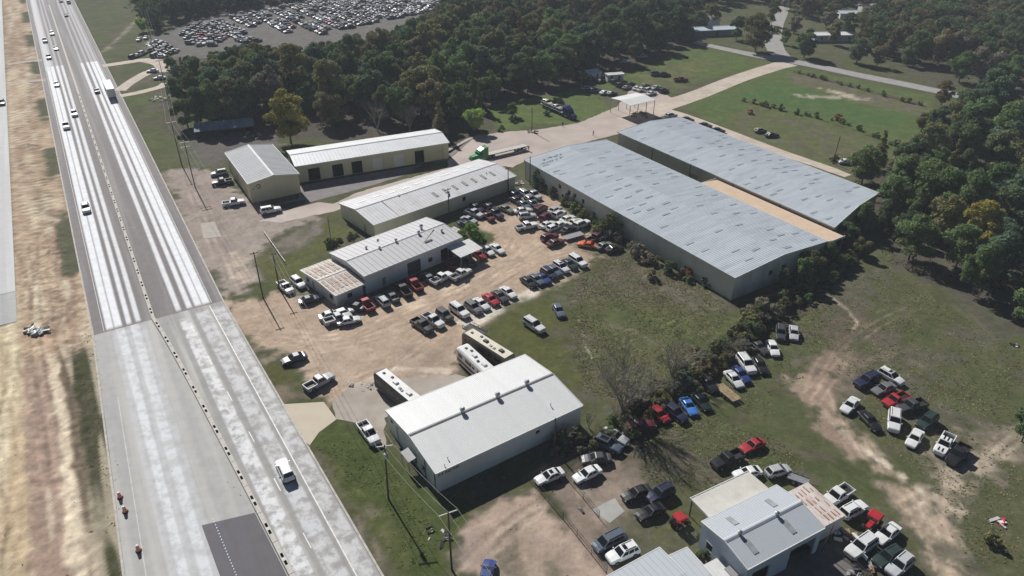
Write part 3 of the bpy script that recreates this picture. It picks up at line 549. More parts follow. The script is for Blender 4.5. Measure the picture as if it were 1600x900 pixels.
def building(name, label, O, yaw, L, Wd, eave, rise, m_wall, m_roof, op=None, rib=.9, rh=.05, ov=.3, sky=(), vents=(), m_sky=None, m_trim=None, ridge=True, wall_mats=None, base=0.0):
    """ridge along local x. op: dict side -> openings; each (a0,a1,z0,z1,kind) kind open|door|window"""
    t = thing(name, label, 'building', (O[0], O[1], base), R(yaw)); op = op or {}; wm = wall_mats or {}
    m_trim = m_trim or M['white']
    sides = {'south': ((0, 0), (L, 0), 0), 'east': ((L, 0), (L, Wd), rise), 'north': ((L, Wd), (0, Wd), 0), 'west': ((0, Wd), (0, 0), rise)}
    for s, (p, q, gb) in sides.items():
        ops = op.get(s, []); w, P, n = wall_panel('wall', t, p, q, eave, ops, wm.get(s, m_wall), gb)
        for o in ops:
            if o[4] == 'open': continue
            a0, a1, z0, z1 = o[:4]; mb = MB(); k = .18
            if o[4] == 'door':
                ns = max(1, int((z1-z0)/.55))
                for i in range(ns):
                    c0, c1 = z0+(z1-z0)*i/ns+.02, z0+(z1-z0)*(i+1)/ns-.02
                    mb.hexa([P(a0, c0, k), P(a1, c0, k), P(a1, c0, k+.05), P(a0, c0, k+.05), P(a0, c1, k), P(a1, c1, k), P(a1, c1, k+.05), P(a0, c1, k+.05)])
                mb.quad(P(a0, z0, k+.06), P(a1, z0, k+.06), P(a1, z1, k+.06), P(a0, z1, k+.06)); d_ = obj('door', mb, o[5] if len(o) > 5 else M['white'], t)
            else:
                mb.quad(P(a0, z0, k), P(a1, z0, k), P(a1, z1, k), P(a0, z1, k)); wd = obj('window', mb, M['glass'], t)
                fr = MB(); e = .07
                for (u0, u1, v0, v1) in ((a0-e, a1+e, z1, z1+e), (a0-e, a1+e, z0-e, z0), (a0-e, a0, z0, z1), (a1, a1+e, z0, z1)):
                    fr.hexa([P(u0, v0, -.03), P(u1, v0, -.03), P(u1, v0, .05), P(u0, v0, .05), P(u0, v1, -.03), P(u1, v1, -.03), P(u1, v1, .05), P(u0, v1, .05)])
                obj('frame', fr, m_trim, wd)
    yo = ov; zo = rise*ov/(Wd/2) if rise else 0
    r1 = obj('roof', slope_sheet(L, -yo, eave+.1-zo, Wd/2, eave+rise+.1, rib, rh, ov), m_roof, t); r2 = obj('roof', slope_sheet(L, Wd+yo, eave+.1-zo, Wd/2, eave+rise+.1, rib, rh, ov), m_roof, t)
    r2.data.flip_normals()
    zt = eave+.06
    for yy in (-yo, Wd+yo): mb = MB(); mb.box(-ov, L+ov, yy-.06, yy+.06, zt-zo-.2, zt-zo+.07); obj('gutter', mb, m_trim, t)
    for xx in (-ov, L+ov):
        mb = MB()
        for ya, yb in ((-yo, Wd/2), (Wd+yo, Wd/2)):
            z0, z1 = eave+.02-zo, eave+rise+.02; mb.hexa([(xx-.05, ya, z0-.14), (xx+.05, ya, z0-.14), (xx+.05, yb, z1-.14), (xx-.05, yb, z1-.14), (xx-.05, ya, z0+.17), (xx+.05, ya, z0+.17), (xx+.05, yb, z1+.17), (xx-.05, yb, z1+.17)])
        obj('fascia', mb, m_trim, t)
    if ridge:
        mb = MB(); c = Wd/2; zr = eave+rise+.1
        mb.hexa([(-ov, c-.35, zr-.02), (L+ov, c-.35, zr-.02), (L+ov, c+.35, zr-.02), (-ov, c+.35, zr-.02), (-ov, c-.1, zr+.12), (L+ov, c-.1, zr+.12), (L+ov, c+.1, zr+.12), (-ov, c+.1, zr+.12)]); obj('ridge_cap', mb, ridge if not isinstance(ridge, bool) else m_trim, t)
    if sky:
        cache = {}
        for sx_, sy_, sl_, sw_ in sky:      # centre x, centre y, length along slope, width
            key = (sl_, sw_, sy_ < Wd/2)
            if key not in cache:
                g = rise/(Wd/2)*(1 if sy_ < Wd/2 else -1); mb = MB()
                mb.hexa([(-sw_/2, -sl_/2, -g*sl_/2), (sw_/2, -sl_/2, -g*sl_/2), (sw_/2, sl_/2, g*sl_/2), (-sw_/2, sl_/2, g*sl_/2), (-sw_/2, -sl_/2, -g*sl_/2+.03), (sw_/2, -sl_/2, -g*sl_/2+.03), (sw_/2, sl_/2, g*sl_/2+.03), (-sw_/2, sl_/2, g*sl_/2+.03)]); cache[key] = mb.mesh('skylight', m_sky)
            yy = min(sy_, Wd-sy_); link('skylight', cache[key], t, (sx_, sy_, eave+.1+rise*yy/(Wd/2)+rh+.01))
    for vx, vy, *vs in vents:
        yy = min(vy, Wd-vy); turbine(t, vx, vy, eave+.1+rise*yy/(Wd/2), *(vs or ()))
    return t
def corner(px, py, z): return G(px, py, z)
m_skyA = mat('fibreglass_panel', lin((152, 162, 168)), .6, var=.2, scale=1)
m_roofA = mat('galvanised_roof', lin((198, 205, 211)), .55, .0, var=.12, scale=.5, dirt=lin((160, 168, 174)), dirt_amt=.75, dirt_scale=.5, spec=.3, stretch=(.7, .16, 1))
panelize(m_roofA, 1.0, 7.1, .085)
m_wallA = ribbed('putty_wall_sheet', lin((206, 206, 192)), .4, dirt=lin((140, 132, 112)), axis=0)
m_wallA2 = ribbed('putty_end_sheet', lin((206, 208, 200)), .4, dirt=lin((110, 112, 104)), dirt_amt=.5, axis=1)
def at_u(S, yaw, a, b): p = Vector((S[0], S[1], 0))+hd(yaw)*a+hd(yaw+90)*b; return (p.x, p.y)
# warehouse A, long front warehouse.  origin = its east corner, ridge runs away from the camera
SA = (44.5, 126.5); EA = tuple(Vector((*SA, 0))+hd(33)*28.3)[:2]
rnd = random.Random(3); skA = []
for k in range(18):
    for yy in (2.6, 6.4, 11.2, 17.4, 21.3, 25.6):
        if rnd.random() < .6: skA.append((2.6+k*4.05+(1.2 if yy > 14 else 0)+rnd.choice((0, .9, -.9)), yy+rnd.uniform(-.6, .6), 2.1, .55))
opA = {'north': [(37.5+36*0+x, x+38.7, 3.2, 4.4, 'window') for x in ()]}
fw = []   # front wall (local y = W): local x runs from the near corner; wall_panel 'north' runs from x=L to 0
LA = 75.0
for d_, z0, z1, w_ in ((59.0, 3.0, 4.2, 1.2), (57.6, 1.0, 1.9, .8), (55.0, 2.8, 4.0, 1.2), (52.6, 2.9, 4.0, 1.2), (52.9, .9, 1.9, .8), (49.2, 2.6, 3.8, 1.1)): fw.append((LA-d_-w_/2, LA-d_+w_/2, z0, z1, 'window'))
wa = building('warehouse', 'long warehouse with pale blue-grey ribbed roof nearest the brushy field', EA, 123, LA, 28.3, 5.5, 1.0, m_wallA, m_roofA,
     {'north': fw, 'east': [(6, 11, 0, 4.2, 'open')], 'west': [(10.5, 12, 2.4, 3.6, 'window'), (14.5, 16, 2.6, 3.8, 'window'), (20, 21.5, 2.4, 3.6, 'window'), (5, 6.5, 0, 2.2, 'door')]}, rib=.5, rh=.04, sky=skA, m_sky=m_skyA, ridge=False, wall_mats={'west': m_wallA2, 'east': m_wallA2})
# weathered black roof lettering at the far corner of the front slope: worn rows of marks
mk = MB(); rr = random.Random(5); gA = 1.0/14.15
for row, (n0, n1) in enumerate(((2, 9), (0, 8))):
    for c in range(n0, n1):
        for _ in range(2):
            x = 72-1.2*row*1.5-rr.uniform(0, .8); y = 28.3-1.6-c*.95-rr.uniform(-.2, .2)*2; l = rr.uniform(.35, .8); w2 = rr.uniform(.12, .25); a = rr.choice((0, 1.57, .6)); ca, sa = math.cos(a), math.sin(a)
            mk.add([(x+ca*dx-sa*dy, y+sa*dx+ca*dy, 5.6+gA*(28.3-(y+sa*dx+ca*dy))+.075) for dx, dy in ((-l/2, -w2/2), (l/2, -w2/2), (l/2, w2/2), (-l/2, w2/2))], [(0, 1, 2, 3)])
obj('roof_lettering', mk, M['dark'], wa)['kind'] = 'stuff'
for q in (0, 15, 30, 45, 60, 75): mb = MB(); mb.box(q-.1 if q else -.12, q+.1, 28.3+.005, 28.3+.11, 0, 5.35); obj('downpipe', mb, M['offwhite'], wa)
# warehouse B behind it
SB = (72.7, 148.9); EB = tuple(Vector((*SB, 0))+hd(33)*25.0)[:2]; skB = []
for k in range(18):
    for yy in (2.4, 6.5, 10.4, 15.5, 19.5, 22.8):
        if rnd.random() < .5: skB.append((2.6+k*4.05+rnd.choice((0, .9, -.9)), yy+rnd.uniform(-.5, .5), 2.0, .55))
m_wallB = ribbed('tan_wall_sheet', lin((196, 192, 172)), .4, dirt=lin((130, 120, 100)))
wb = building('warehouse', 'long warehouse with pale blue-grey roof farther back beside the green field', EB, 123, 75, 25, 5.5, .95, m_wallB, m_roofA, {'east': [(14, 22, 0, 4.6, 'open')], 'north': [(30, 33, 0, 3, 'door', M['grey'])]}, rib=.5, rh=.04, sky=skB, m_sky=m_skyA, ridge=False)
for q in (15, 30, 45, 60): mb = MB(); mb.box(q-.09, q+.09, 25.005, 25.1, 0, 5.35); obj('downpipe', mb, M['dark'], wb)
for ch in wb.children:      # the near end of this warehouse is cut on a skew
    if ch.name.startswith('skylight'):
        x, y = ch.location[:2]; ch.location.x += 6.0*max(0, 1-y/25)*max(0, 1-x/75)
    else:
        for v in ch.data.vertices: v.co.x += 6.0*max(0, 1-v.co.y/25)*max(0, min(1, 1-v.co.x/75))
# tan lean-to roof filling the gap between the two warehouses
m_tan = mat('tan_sheet_roof', lin((222, 196, 168)), .6, var=.05, scale=.4, dirt=lin((196, 168, 140)), dirt_amt=.3)
ct = thing('connecting_roof', 'flat tan roof bridging the gap between the two long warehouses', 'roof', (*EA, 0), R(123))
mb = slope_sheet(38.5, -6.8, 4.75, -.45, 5.2, .6, .02, .0); obj('roof_sheet', mb, m_tan, ct)
mb = MB(); mb.box(-.1, .02, -6.8, -.45, 4.6, 5.05); mb.box(38.48, 38.6, -6.8, -.45, 4.6, 5.05); obj('fascia', mb, M['white'], ct)
for x in (.15, 12.8, 25.6, 38.3):
    for y in (-6.4, -1): mb = MB(); mb.box(x-.1, x+.1, y-.1, y+.1, 0, 4.7); obj('post', mb, M['steel'], ct)
# long middle metal building
m_cream = ribbed('cream_wall_sheet', lin((214, 210, 180)), .35, dirt=lin((150, 140, 112)))
m_roofM = mat('cream_metal_roof', lin((214, 214, 215)), .55, .0, var=.06, scale=.3, dirt=lin((190, 182, 170)), dirt_amt=.55, dirt_scale=.25, spec=.4)
panelize(m_roofM, .9, 7.7, .05)
m_skyM = mat('weathered_skylight', lin((146, 142, 134)), .7, var=.35, scale=2); m_skyW = mat('white_skylight', lin((238, 238, 232)), .5)
skM = [(9+i*4.3-.4, 3.4, 2.6, .8) for i in range(7)]
wm_ = building('metal_shed', 'long cream metal building with row of grey skylights behind the white workshop', (-32.1, 153.7), 41.3, 43.8, 15.4, 3.7, 1.1, m_cream, m_roofM, {'south': [(26, 27.1, 1.6, 2.8, 'window')], 'west': [(10.5, 11.5, 0, 2.1, 'door', M['grey'])]}, rib=.9, sky=[(20+i*3.2, 3.2+.12*i, 2.3, .8) for i in range(7)], m_sky=m_skyM, vents=[(12, 7.4, .18, .4), (38, 5, .15, .4)])
mb = MB()
for i in range(9):
    x, y = 4+i*4.2, 11.6+random.uniform(-.5, .5); z = 3.7+.1+1.1*(15.4-y)/7.7+.07; mb.add([(x-1.2, y-.35, z+.05), (x+1.2, y-.35, z+.05), (x+1.2, y+.35, z-.05), (x-1.2, y+.35, z-.05)], [(0, 1, 2, 3)])
obj('roof_patch', mb, m_skyW, wm_)
mb = MB(); mb.tube([(7, -.3, 3.7), (7, 7.3, 4.95)], .07, 5); obj('conduit', mb, M['dark'], wm_)
# tan buildings by the highway
m_tanw = ribbed('tan_steel_wall', lin((204, 196, 164)), .3, dirt=lin((150, 138, 108)))
m_roofC = mat('grey_metal_roof', lin((166, 168, 171)), .6, var=.05, scale=.3, dirt=lin((156, 158, 160)), dirt_amt=.4, spec=.2)
panelize(m_roofC, 1.0, 50, .05)
EC = tuple(Vector((-66.9, 173.5, 0))+hd(31)*12.7)[:2]
c1 = building('office_building', 'tall tan metal building with grey gable roof beside the highway lot', EC, 121, 25, 12.7, 5.4, 1.0, m_tanw, m_roofC, {'west': [], 'north': [(9, 10, 0, 2.1, 'door', M['grey']), (20, 21.2, 1.2, 2.2, 'window')]}, rib=1.0)
mb = MB()   # round dark emblem and small mark on the end wall
pts = [(-.02, 12.7-2.2+math.cos(a)*.5, 4.2+math.sin(a)*.5) for a in [i*math.pi/8 for i in range(15)]]; mb.tube(pts, .11, 5); mb.box(-.04, -.01, 12.7-1.0, 12.7-.65, 3.6, 3.9); mb.box(-.035, -.01, 12.7-1.65, 12.7-1.1, 4.25, 4.35); obj('wall_emblem', mb, M['black'], c1)
dk = {'south': [(3, 6.2, 0, 3.6, 'open'), (9.6, 12.6, 0, 3.6, 'open'), (15, 18, 0, 3.6, 'open'), (21, 24, 0, 3.6, 'door'), (27.2, 30.2, 0, 3.6, 'door'), (33.4, 36.2, 0, 3.8, 'open'), (39, 42, 0, 3.8, 'door', m_tanw)]}
c2 = building('garage_building', 'long tan building with roll-up bay doors and white roof by the woods', (-58.3, 186.5), 24.6, 43.7, 12.4, 4.9, 1.0, m_tanw, mat('white_metal_roof', lin((224, 226, 227)), .5, var=.05, scale=.3, dirt=lin((205, 200, 190)), dirt_amt=.5, spec=.4), dk, rib=1.0)
# old white workshop with rusty annex and a small open carport
m_whitew = ribbed('white_block_wall', lin((206, 208, 206)), .5, dirt=lin((150, 146, 138)))
m_roofW = mat('bleached_metal_roof', lin((202, 201, 202)), .6, var=.1, scale=.5, dirt=lin((172, 164, 160)), dirt_amt=.5, dirt_scale=.5, spec=.35, stretch=(1, .35, 1))
ww = building('workshop', 'old white workshop with bleached low roof and stub vents in the dirt yard', (-30.0, 129.0), 42.6, 25.2, 12.9, 4.4, .8, m_whitew, m_roofW, {'south': [(4, 5, 0, 2.2, 'door', M['grey']), (10.5, 14, 0, 3.2, 'door', M['dark']), (16, 17.2, 1.3, 2.4, 'window'), (19.5, 23, 0, 3.2, 'open')]}, rib=1.25, rh=.07, vents=[(6, 8.4, .3, .7), (8, 6.3, .28, .6), (10.2, 10.4, .3, .5), (12.4, 6.5, .32, .8), (18.2, 6.1, .35, .9), (20.2, 7.8, .42, 1.3), (23, 4.0, .32, .7)])
mb = MB(); mb.tube([(13, .4, 4.4), (20, 4.4, 5.0), (22, 5.6, 5.2)], .12, 5); mb.box(17.2, 19.2, 2.3, 2.9, 4.75, 4.95); obj('roof_debris', mb, M['dark'], ww)
m_roofX = mat('rust_banded_roof', lin((206, 196, 184)), .65, var=.12, scale=1, dirt=lin((132, 96, 78)), dirt_amt=.55, dirt_scale=.9)
EX = tuple(Vector((-34.8, 123.6, 0))+hd(43)*6.2)[:2]
wx = building('office_annex', 'low annex with rust-striped roof at the road end of the white workshop', (-34.9, 124.0), 43, 6.1, 13.0, 3.0, .45, m_whitew, m_roofX, {'south': [(2.4, 3.6, 1, 2.1, 'window')], 'west': [(1, 2.2, 1, 2.0, 'window'), (3.4, 4.2, 0, 2.1, 'door', M['grey']), (10, 11.6, 1.0, 2.1, 'window')]}, rib=.8, rh=.08, ov=.45)
m_rs = mat('rust_stain', lin((184, 166, 154)), .8, var=.35, scale=2.5)
for sgn in (0, 1):
    for i in range(6):
        for _ in range(2):
            x = -.1+i*1.05+.35; y0 = (1.2+_*2.3) if sgn == 0 else (7.6+_*2.4); y1 = y0+2.0; f = lambda y: 3.1+.45*min(y, 13-y)/6.5+.088
            mb = MB(); mb.add([(x-.3, y0, f(y0)), (x+.28, y0, f(y0)), (x+.28, y1, f(y1)), (x-.3, y1, f(y1))], [(0, 1, 2, 3)]); obj('rust_stripe', mb, m_rs, wx)
cp = thing('carport', 'small white lean-to carport at the end of the old white workshop', 'carport', (*at_u((-30.0, 129.0), 42.6, 21.0, -5.2), 0), R(42.6))
mb = slope_sheet(6.2, 0, 2.9, 4.9, 3.4, .8, .04, .1); obj('roof_sheet', mb, M['white'], cp)
for x, y in ((.1, .15), (3.1, .15), (6.1, .15), (6.1, 4.7), (.1, 4.7)): mb = MB(); mb.box(x-.07, x+.07, y-.07, y+.07, 0, 2.85+.1*y); obj('post', mb, M['steel'], cp)
# RV repair building at the front
m_wallR = ribbed('pale_green_white_wall', lin((206, 212, 206)), .3, dirt=lin((150, 156, 148)))
m_roofR = mat('white_rib_roof', lin((222, 223, 221)), .5, var=.04, scale=.3, dirt=lin((206, 206, 202)), dirt_amt=.4, dirt_scale=.3, spec=.4)
rvb = building('repair_building', 'white metal RV repair building with three ridge turbines nearest the highway', (-10.7, 74.9), 33.7, 26.0, 15.8, 3.95, 1.0, m_wallR, m_roofR, {'west': [(3.0, 6.4, 0, 3.2, 'door', M['white']), (8.6, 9.6, 0, 2.1, 'open'), (11.2, 12.5, 1.0, 2.1, 'window'), (1.0, 1.8, 2.6, 3.2, 'window')], 'south': [(17.2, 18, 2.4, 3.0, 'window')]}, rib=.32, rh=.035, ov=.2, vents=[(9.0, 7.9, .42, 1.0), (15.4, 7.9, .42, 1.0), (21.0, 7.9, .42, 1.0), (21.6, 2.2, .1, .6), (2.6, 1.2, .08, .5), (1.6, .4, .07, .4)], ridge=M['grey'])
mb = MB(); mb.add([(-.25, 5.4, 2.75), (-1.7, 5.4, 2.45), (-1.7, 8.0, 2.45), (-.25, 8.0, 2.75), (-.25, 5.4, 2.68), (-1.7, 5.4, 2.38), (-1.7, 8.0, 2.38), (-.25, 8.0, 2.68)], [(0,1,2,3),(7,6,5,4),(0,4,5,1),(1,5,6,2),(2,6,7,3)]); mb.box(-1.65, -1.57, 5.45, 5.53, 0, 2.4); mb.box(-1.65, -1.57, 7.87, 7.95, 0, 2.4); obj('door_awning', mb, M['grey'], rvb)
for y in (.35, 3.3): mb = MB(); mb.tube([(-.1, y, 0), (-.1, y, 3.9)], .07, 5); obj('downpipe', mb, M['dark'], rvb)
fc = bpy.data.curves.new('sign_text', 'FONT'); fc.body = 'RV REPAIR'; fc.size = .95; fc.extrude = .015; fo = bpy.data.objects.new('sign_tmp', fc); COL.objects.link(fo)
dg = bpy.context.evaluated_depsgraph_get(); tm = bpy.data.meshes.new_from_object(fo.evaluated_get(dg)); bpy.data.objects.remove(fo); tm.materials.clear(); tm.materials.append(mat('sign_maroon', (.09, .02, .03), .6))
so_ = link('sign_lettering', tm, rvb, (.25, -.03, 3.02)); so_.rotation_euler = (math.pi/2, 0, 0); so_.scale = (.82, 1, 1)
# bluish workshop at the lower right with canopy and lean-to
panelize(m_roofR, .96, 8, .03)
m_blue = ribbed('pale_blue_wall', lin((200, 212, 222)), .35, dirt=lin((150, 160, 168)))
m_roofB = mat('blue_grey_roof', lin((186, 191, 195)), .5, var=.05, scale=.4, dirt=lin((168, 178, 188)), dirt_amt=.5, dirt_scale=.4, spec=.4)
SBl = G(1168, 889, 4.6)
bl = building('blue_workshop', 'pale blue workshop with grey skylight panels and two turbine vents', SBl, 28.5, 13.0, 8.1, 4.6, .75, m_blue, m_roofB, {'south': [(1.2, 4.2, 0, 3.0, 'open'), (7.6, 12.2, 0, 3.4, 'open')], 'west': [(1.2, 2.4, 1.2, 2.4, 'window')]}, rib=.38, rh=.035, ov=.15, sky=[(2.4, 2.0, 2.0, .8), (8.9, 2.0, 2.0, .8), (3.2, 6.2, 1.6, .8), (9.8, 6.0, 1.6, .8)], m_sky=mat('grey_skylight', lin((150, 154, 156)), .6, var=.2), vents=[(2.2, 3.9, .3, .75), (8.6, 3.9, .3, .75)], ridge=m_roofB)
ac = MB(); ac.box(-1.0, -.05, .9, 2.5, 1.6, 2.5, 0); obj('air_conditioner', ac, M['grey'], bl)
cv = thing('flat_canopy', 'flat white canopy roof on posts beside the pale blue workshop', 'canopy', (*G(1110, 810, 3.4), 0), R(28.5))
mb = slope_sheet(10.6, 0, 3.5, 4.0, 3.35, .9, .03, .0); obj('roof_sheet', mb, M['offwhite'], cv)
for x, y in ((.2, 3.8), (3.6, 3.8), (7.0, 3.8), (10.4, 3.8), (10.4, .2)): mb = MB(); mb.box(x-.07, x+.07, y-.07, y+.07, 0, 3.3); obj('post', mb, M['dark'], cv)
mb = MB(); mb.box(0, 10.6, 3.98, 4.1, 3.2, 3.42); mb.box(-.08, 0, 0, 4.1, 3.2, 3.5); obj('fascia', mb, M['white'], cv)
lt_ = thing('rusty_leanto', 'rust-streaked lean-to shed on the east side of the pale blue workshop', 'shed', (*at_u(SBl, 28.5, 13.25, 1.0), 0), R(28.5))
mb = slope_sheet(5.6, 0, 2.75, 6.6, 2.95, .7, .05, .1); obj('roof_sheet', mb, mat('rusted_sheet', lin((214, 204, 196)), .7, var=.1, dirt=lin((176, 146, 130)), dirt_amt=.6, dirt_scale=1.1, stretch=(.9, .5, 1)), lt_)
m_rs2 = mat('rust_streak', lin((150, 100, 82)), .85, var=.4, scale=3)
for i in range(8):
    for j in range(4):
        if rnd.random() < .8: x0_ = .25+i*.68; y0_ = .3+j*1.55+rnd.uniform(-.2, .3); w_ = rnd.uniform(.1, .22); l_ = rnd.uniform(.6, 1.3); zz_ = lambda y: 2.75+.2*y/6.6+.056; mb = MB(); mb.add([(x0_, y0_, zz_(y0_)), (x0_+w_, y0_, zz_(y0_)), (x0_+w_*.8, y0_+l_, zz_(y0_+l_)), (x0_+.02, y0_+l_, zz_(y0_+l_))], [(0, 1, 2, 3)]); obj('rust_stripe', mb, m_rs2, lt_)
for nm, a in (('wall', (0, 5.5, .05, .12, 0, 2.7)), ('wall', (5.38, 5.45, .12, 6.5, 0, 2.75)), ('wall', (0, 5.38, 6.43, 6.5, 0, 2.85))): mb = MB(); mb.box(*a); obj(nm, mb, m_whitew, lt_)
# roofs at the bottom edge
for nm, lab, pts, z, mm in (('grey_roof_shed', 'wide grey metal shed roof at the bottom edge beside the white SUV', ((950, 901), (1030, 857), (1120, 930), (1040, 985)), 3.4, m_roofB), ('stepped_shed', 'narrower stepped shed roof between the wide shed and blue workshop', ((1044, 870), (1073, 857), (1150, 925), (1118, 945)), 3.1, m_roofB)):
    P = [G(*p, z) for p in pts]; u = Vector(P[1])-Vector(P[0]); yaw = math.degrees(math.atan2(u.y, u.x)); v = hd(yaw-90); Wd = 9.0; o = Vector((*P[0], 0))+v*Wd
    building(nm, lab, (o.x, o.y), yaw, u.length, Wd, z-.1, .25, m_blue, mm, {}, rib=.8, ov=.15, ridge=False)
sm_ = thing('lean_roof', 'small bright lean roof against the west wall of the blue workshop', 'roof', (*G(1098, 884, 2.3), 0), R(28.5))
mb = slope_sheet(2.3, -3, 2.3, 0, 2.4, .6, .03, 0); obj('roof_sheet', mb, M['white'], sm_)
mb = MB(); mb.box(.05, 2.2, -2.9, -.1, 0, 2.25); obj('wall', mb, m_whitew, sm_)
# open pole canopy at the back gate
oc = thing('gate_canopy', 'open white canopy on thin posts at the back gate road', 'canopy', (*G(985, 165, 5.0), 0), R(33))
mb = slope_sheet(11, 0, 5.0, 5.0, 5.5, .9, .04, .2); obj('roof_sheet', mb, M['white'], oc); mb = slope_sheet(11, 10, 5.0, 5.0, 5.5, .9, .04, .2); mb_o = obj('roof_sheet', mb, M['white'], oc)
for x in (.1, 3.6, 7.3, 10.9):
    for y in (.1, 9.9): mb = MB(); mb.box(x-.09, x+.09, y-.09, y+.09, 0, 5.0); obj('post', mb, M['steel'], oc)
# long open shed at the wood's edge
sh = thing('pole_shed', 'long low shed with streaked blue-grey roof at the edge of the woods', 'shed', (*G(303, 210, 2.4), 0), R(13)); 
p0 = Vector(G(304, 206, 2.6)); p1 = Vector(G(397, 196, 2.6)); u = p1-p0; sh.location = (p0.x, p0.y, 0); sh.rotation_euler[2] = math.atan2(u.y, u.x)
mb = slope_sheet(u.length, 0, 2.5, 6.5, 3.3, 1.0, .05, .2); obj('roof_sheet', mb, mat('streaked_roof', lin((128, 142, 154)), .75, 0, var=.1, spec=.1, dirt=lin((180, 186, 190)), dirt_amt=.6, dirt_scale=.6, stretch=(1.2, .15, 1)), sh)
mb = MB(); mb.box(0, u.length, 6.3, 6.45, 0, 3.2); mb.box(0, .12, 0, 6.3, 0, 2.6); mb.box(u.length-.12, u.length, 0, 6.3, 0, 2.6); obj('wall', mb, M['dark'], sh)
for i in range(7): mb = MB(); x = .2+i*(u.length-.4)/6; mb.box(x-.09, x+.09, .05, .23, 0, 2.45); obj('post', mb, M['wood'], sh)
# houses in the distance, upper right
def house(name, label, px, py, L, Wd, h, rise, yaw, mw, mr, n=3):
    op = {'south': [(L*(i+.5)/n-.5, L*(i+.5)/n+.5, 1, 2.1, 'window') for i in range(n) if i != 1]+[(L*1.5/n-.45, L*1.5/n+.45, 0, 2.1, 'door', M['dark'])]}
    return building(name, label, G(px, py), yaw, L, Wd, h, rise, mw, mr, op, rib=1.0, rh=.04)
m_gr = mat('grey_shingle', lin((132, 128, 124)), .85, var=.12); m_lb = mat('pale_blue_roof', lin((184, 200, 208)), .5, var=.06); m_wv = mat('white_siding', lin((226, 226, 222)), .7, var=.05)
house('house', 'white two-gabled house with grey roof among trees at the top', 1124, 42, 13, 9, 3.4, 2.4, 125, m_wv, m_gr)
house('mobile_home', 'long pale blue-roofed home at the far end of the side road', 1086, 58, 22, 8, 2.8, .8, 12, mat('teal_siding', lin((110, 128, 136)), .7), m_lb)
house('mobile_home', 'white and blue mobile home beside the round tree on the far road', 1272, 66, 20, 7, 3.0, .7, 4, mat('blue_siding', lin((176, 192, 206)), .6), m_wv)
house('mobile_home', 'pale roofed mobile home behind the mobile home at upper right', 1312, 30, 22, 7, 2.8, .8, 0, m_wv, m_lb)
house('mobile_home', 'bright white trailer roof at the very top between the trees', 1352, 20, 20, 8, 2.8, .8, 8, m_wv, m_lb)
house('garden_shed', 'bright white shed in front of the far trailers at the top', 1335, 32, 9, 6, 2.6, .5, 5, m_wv, m_wv, 2)
house('garden_shed', 'small white outbuilding in the far trees above the back field', 1000, 30, 9, 6, 2.6, .8, 20, m_wv, m_wv, 2)
house('garden_shed', 'small pale blue shed near the far lot cars by the woods', 916, 126, 7, 5, 2.4, .5, 30, m_wv, m_lb, 2)
house('storage_trailer', 'white storage box among the parked cars behind the gate canopy', 949, 128, 6.5, 2.6, 2.6, .05, 14, M['white'], M['white'], 2)
# ------------------------------------------------------------------ vehicles
KINDS = {  # L, W, H, belt z, hood z, tail z, (rear glass base, roof rear, roof front, windshield base), wheel r
 'sedan': (4.85, 1.84, 1.46, .96, .86, .98, (-1.75, -1.05, .15, .95), .33), 'coupe': (4.65, 1.86, 1.32, .9, .82, .9, (-1.9, -.95, -.05, .75), .33),
 'hatch': (4.2, 1.76, 1.5, .97, .92, .97, (-2.0, -1.45, .25, 1.05), .32), 'suv': (4.75, 1.9, 1.74, 1.08, 1.02, 1.08, (-2.3, -2.0, .2, .95), .36),
 'bigsuv': (5.25, 2.02, 1.9, 1.18, 1.12, 1.18, (-2.58, -2.38, .25, .95), .39), 'van': (5.1, 1.98, 1.76, 1.05, .96, 1.05, (-2.48, -2.2, .75, 1.65), .34),
 'pickup': (5.75, 2.0, 1.88, 1.15, 1.1, 1.15, (-.75, -.6, .55, 1.15), .39), 'regcab': (5.4, 1.95, 1.8, 1.1, 1.05, 1.1, (-.15, 0, .75, 1.25), .38),
 'jeep': (4.3, 1.85, 1.82, 1.15, 1.08, 1.15, (-2.05, -1.95, .35, .65), .4)}
CACHE = {}
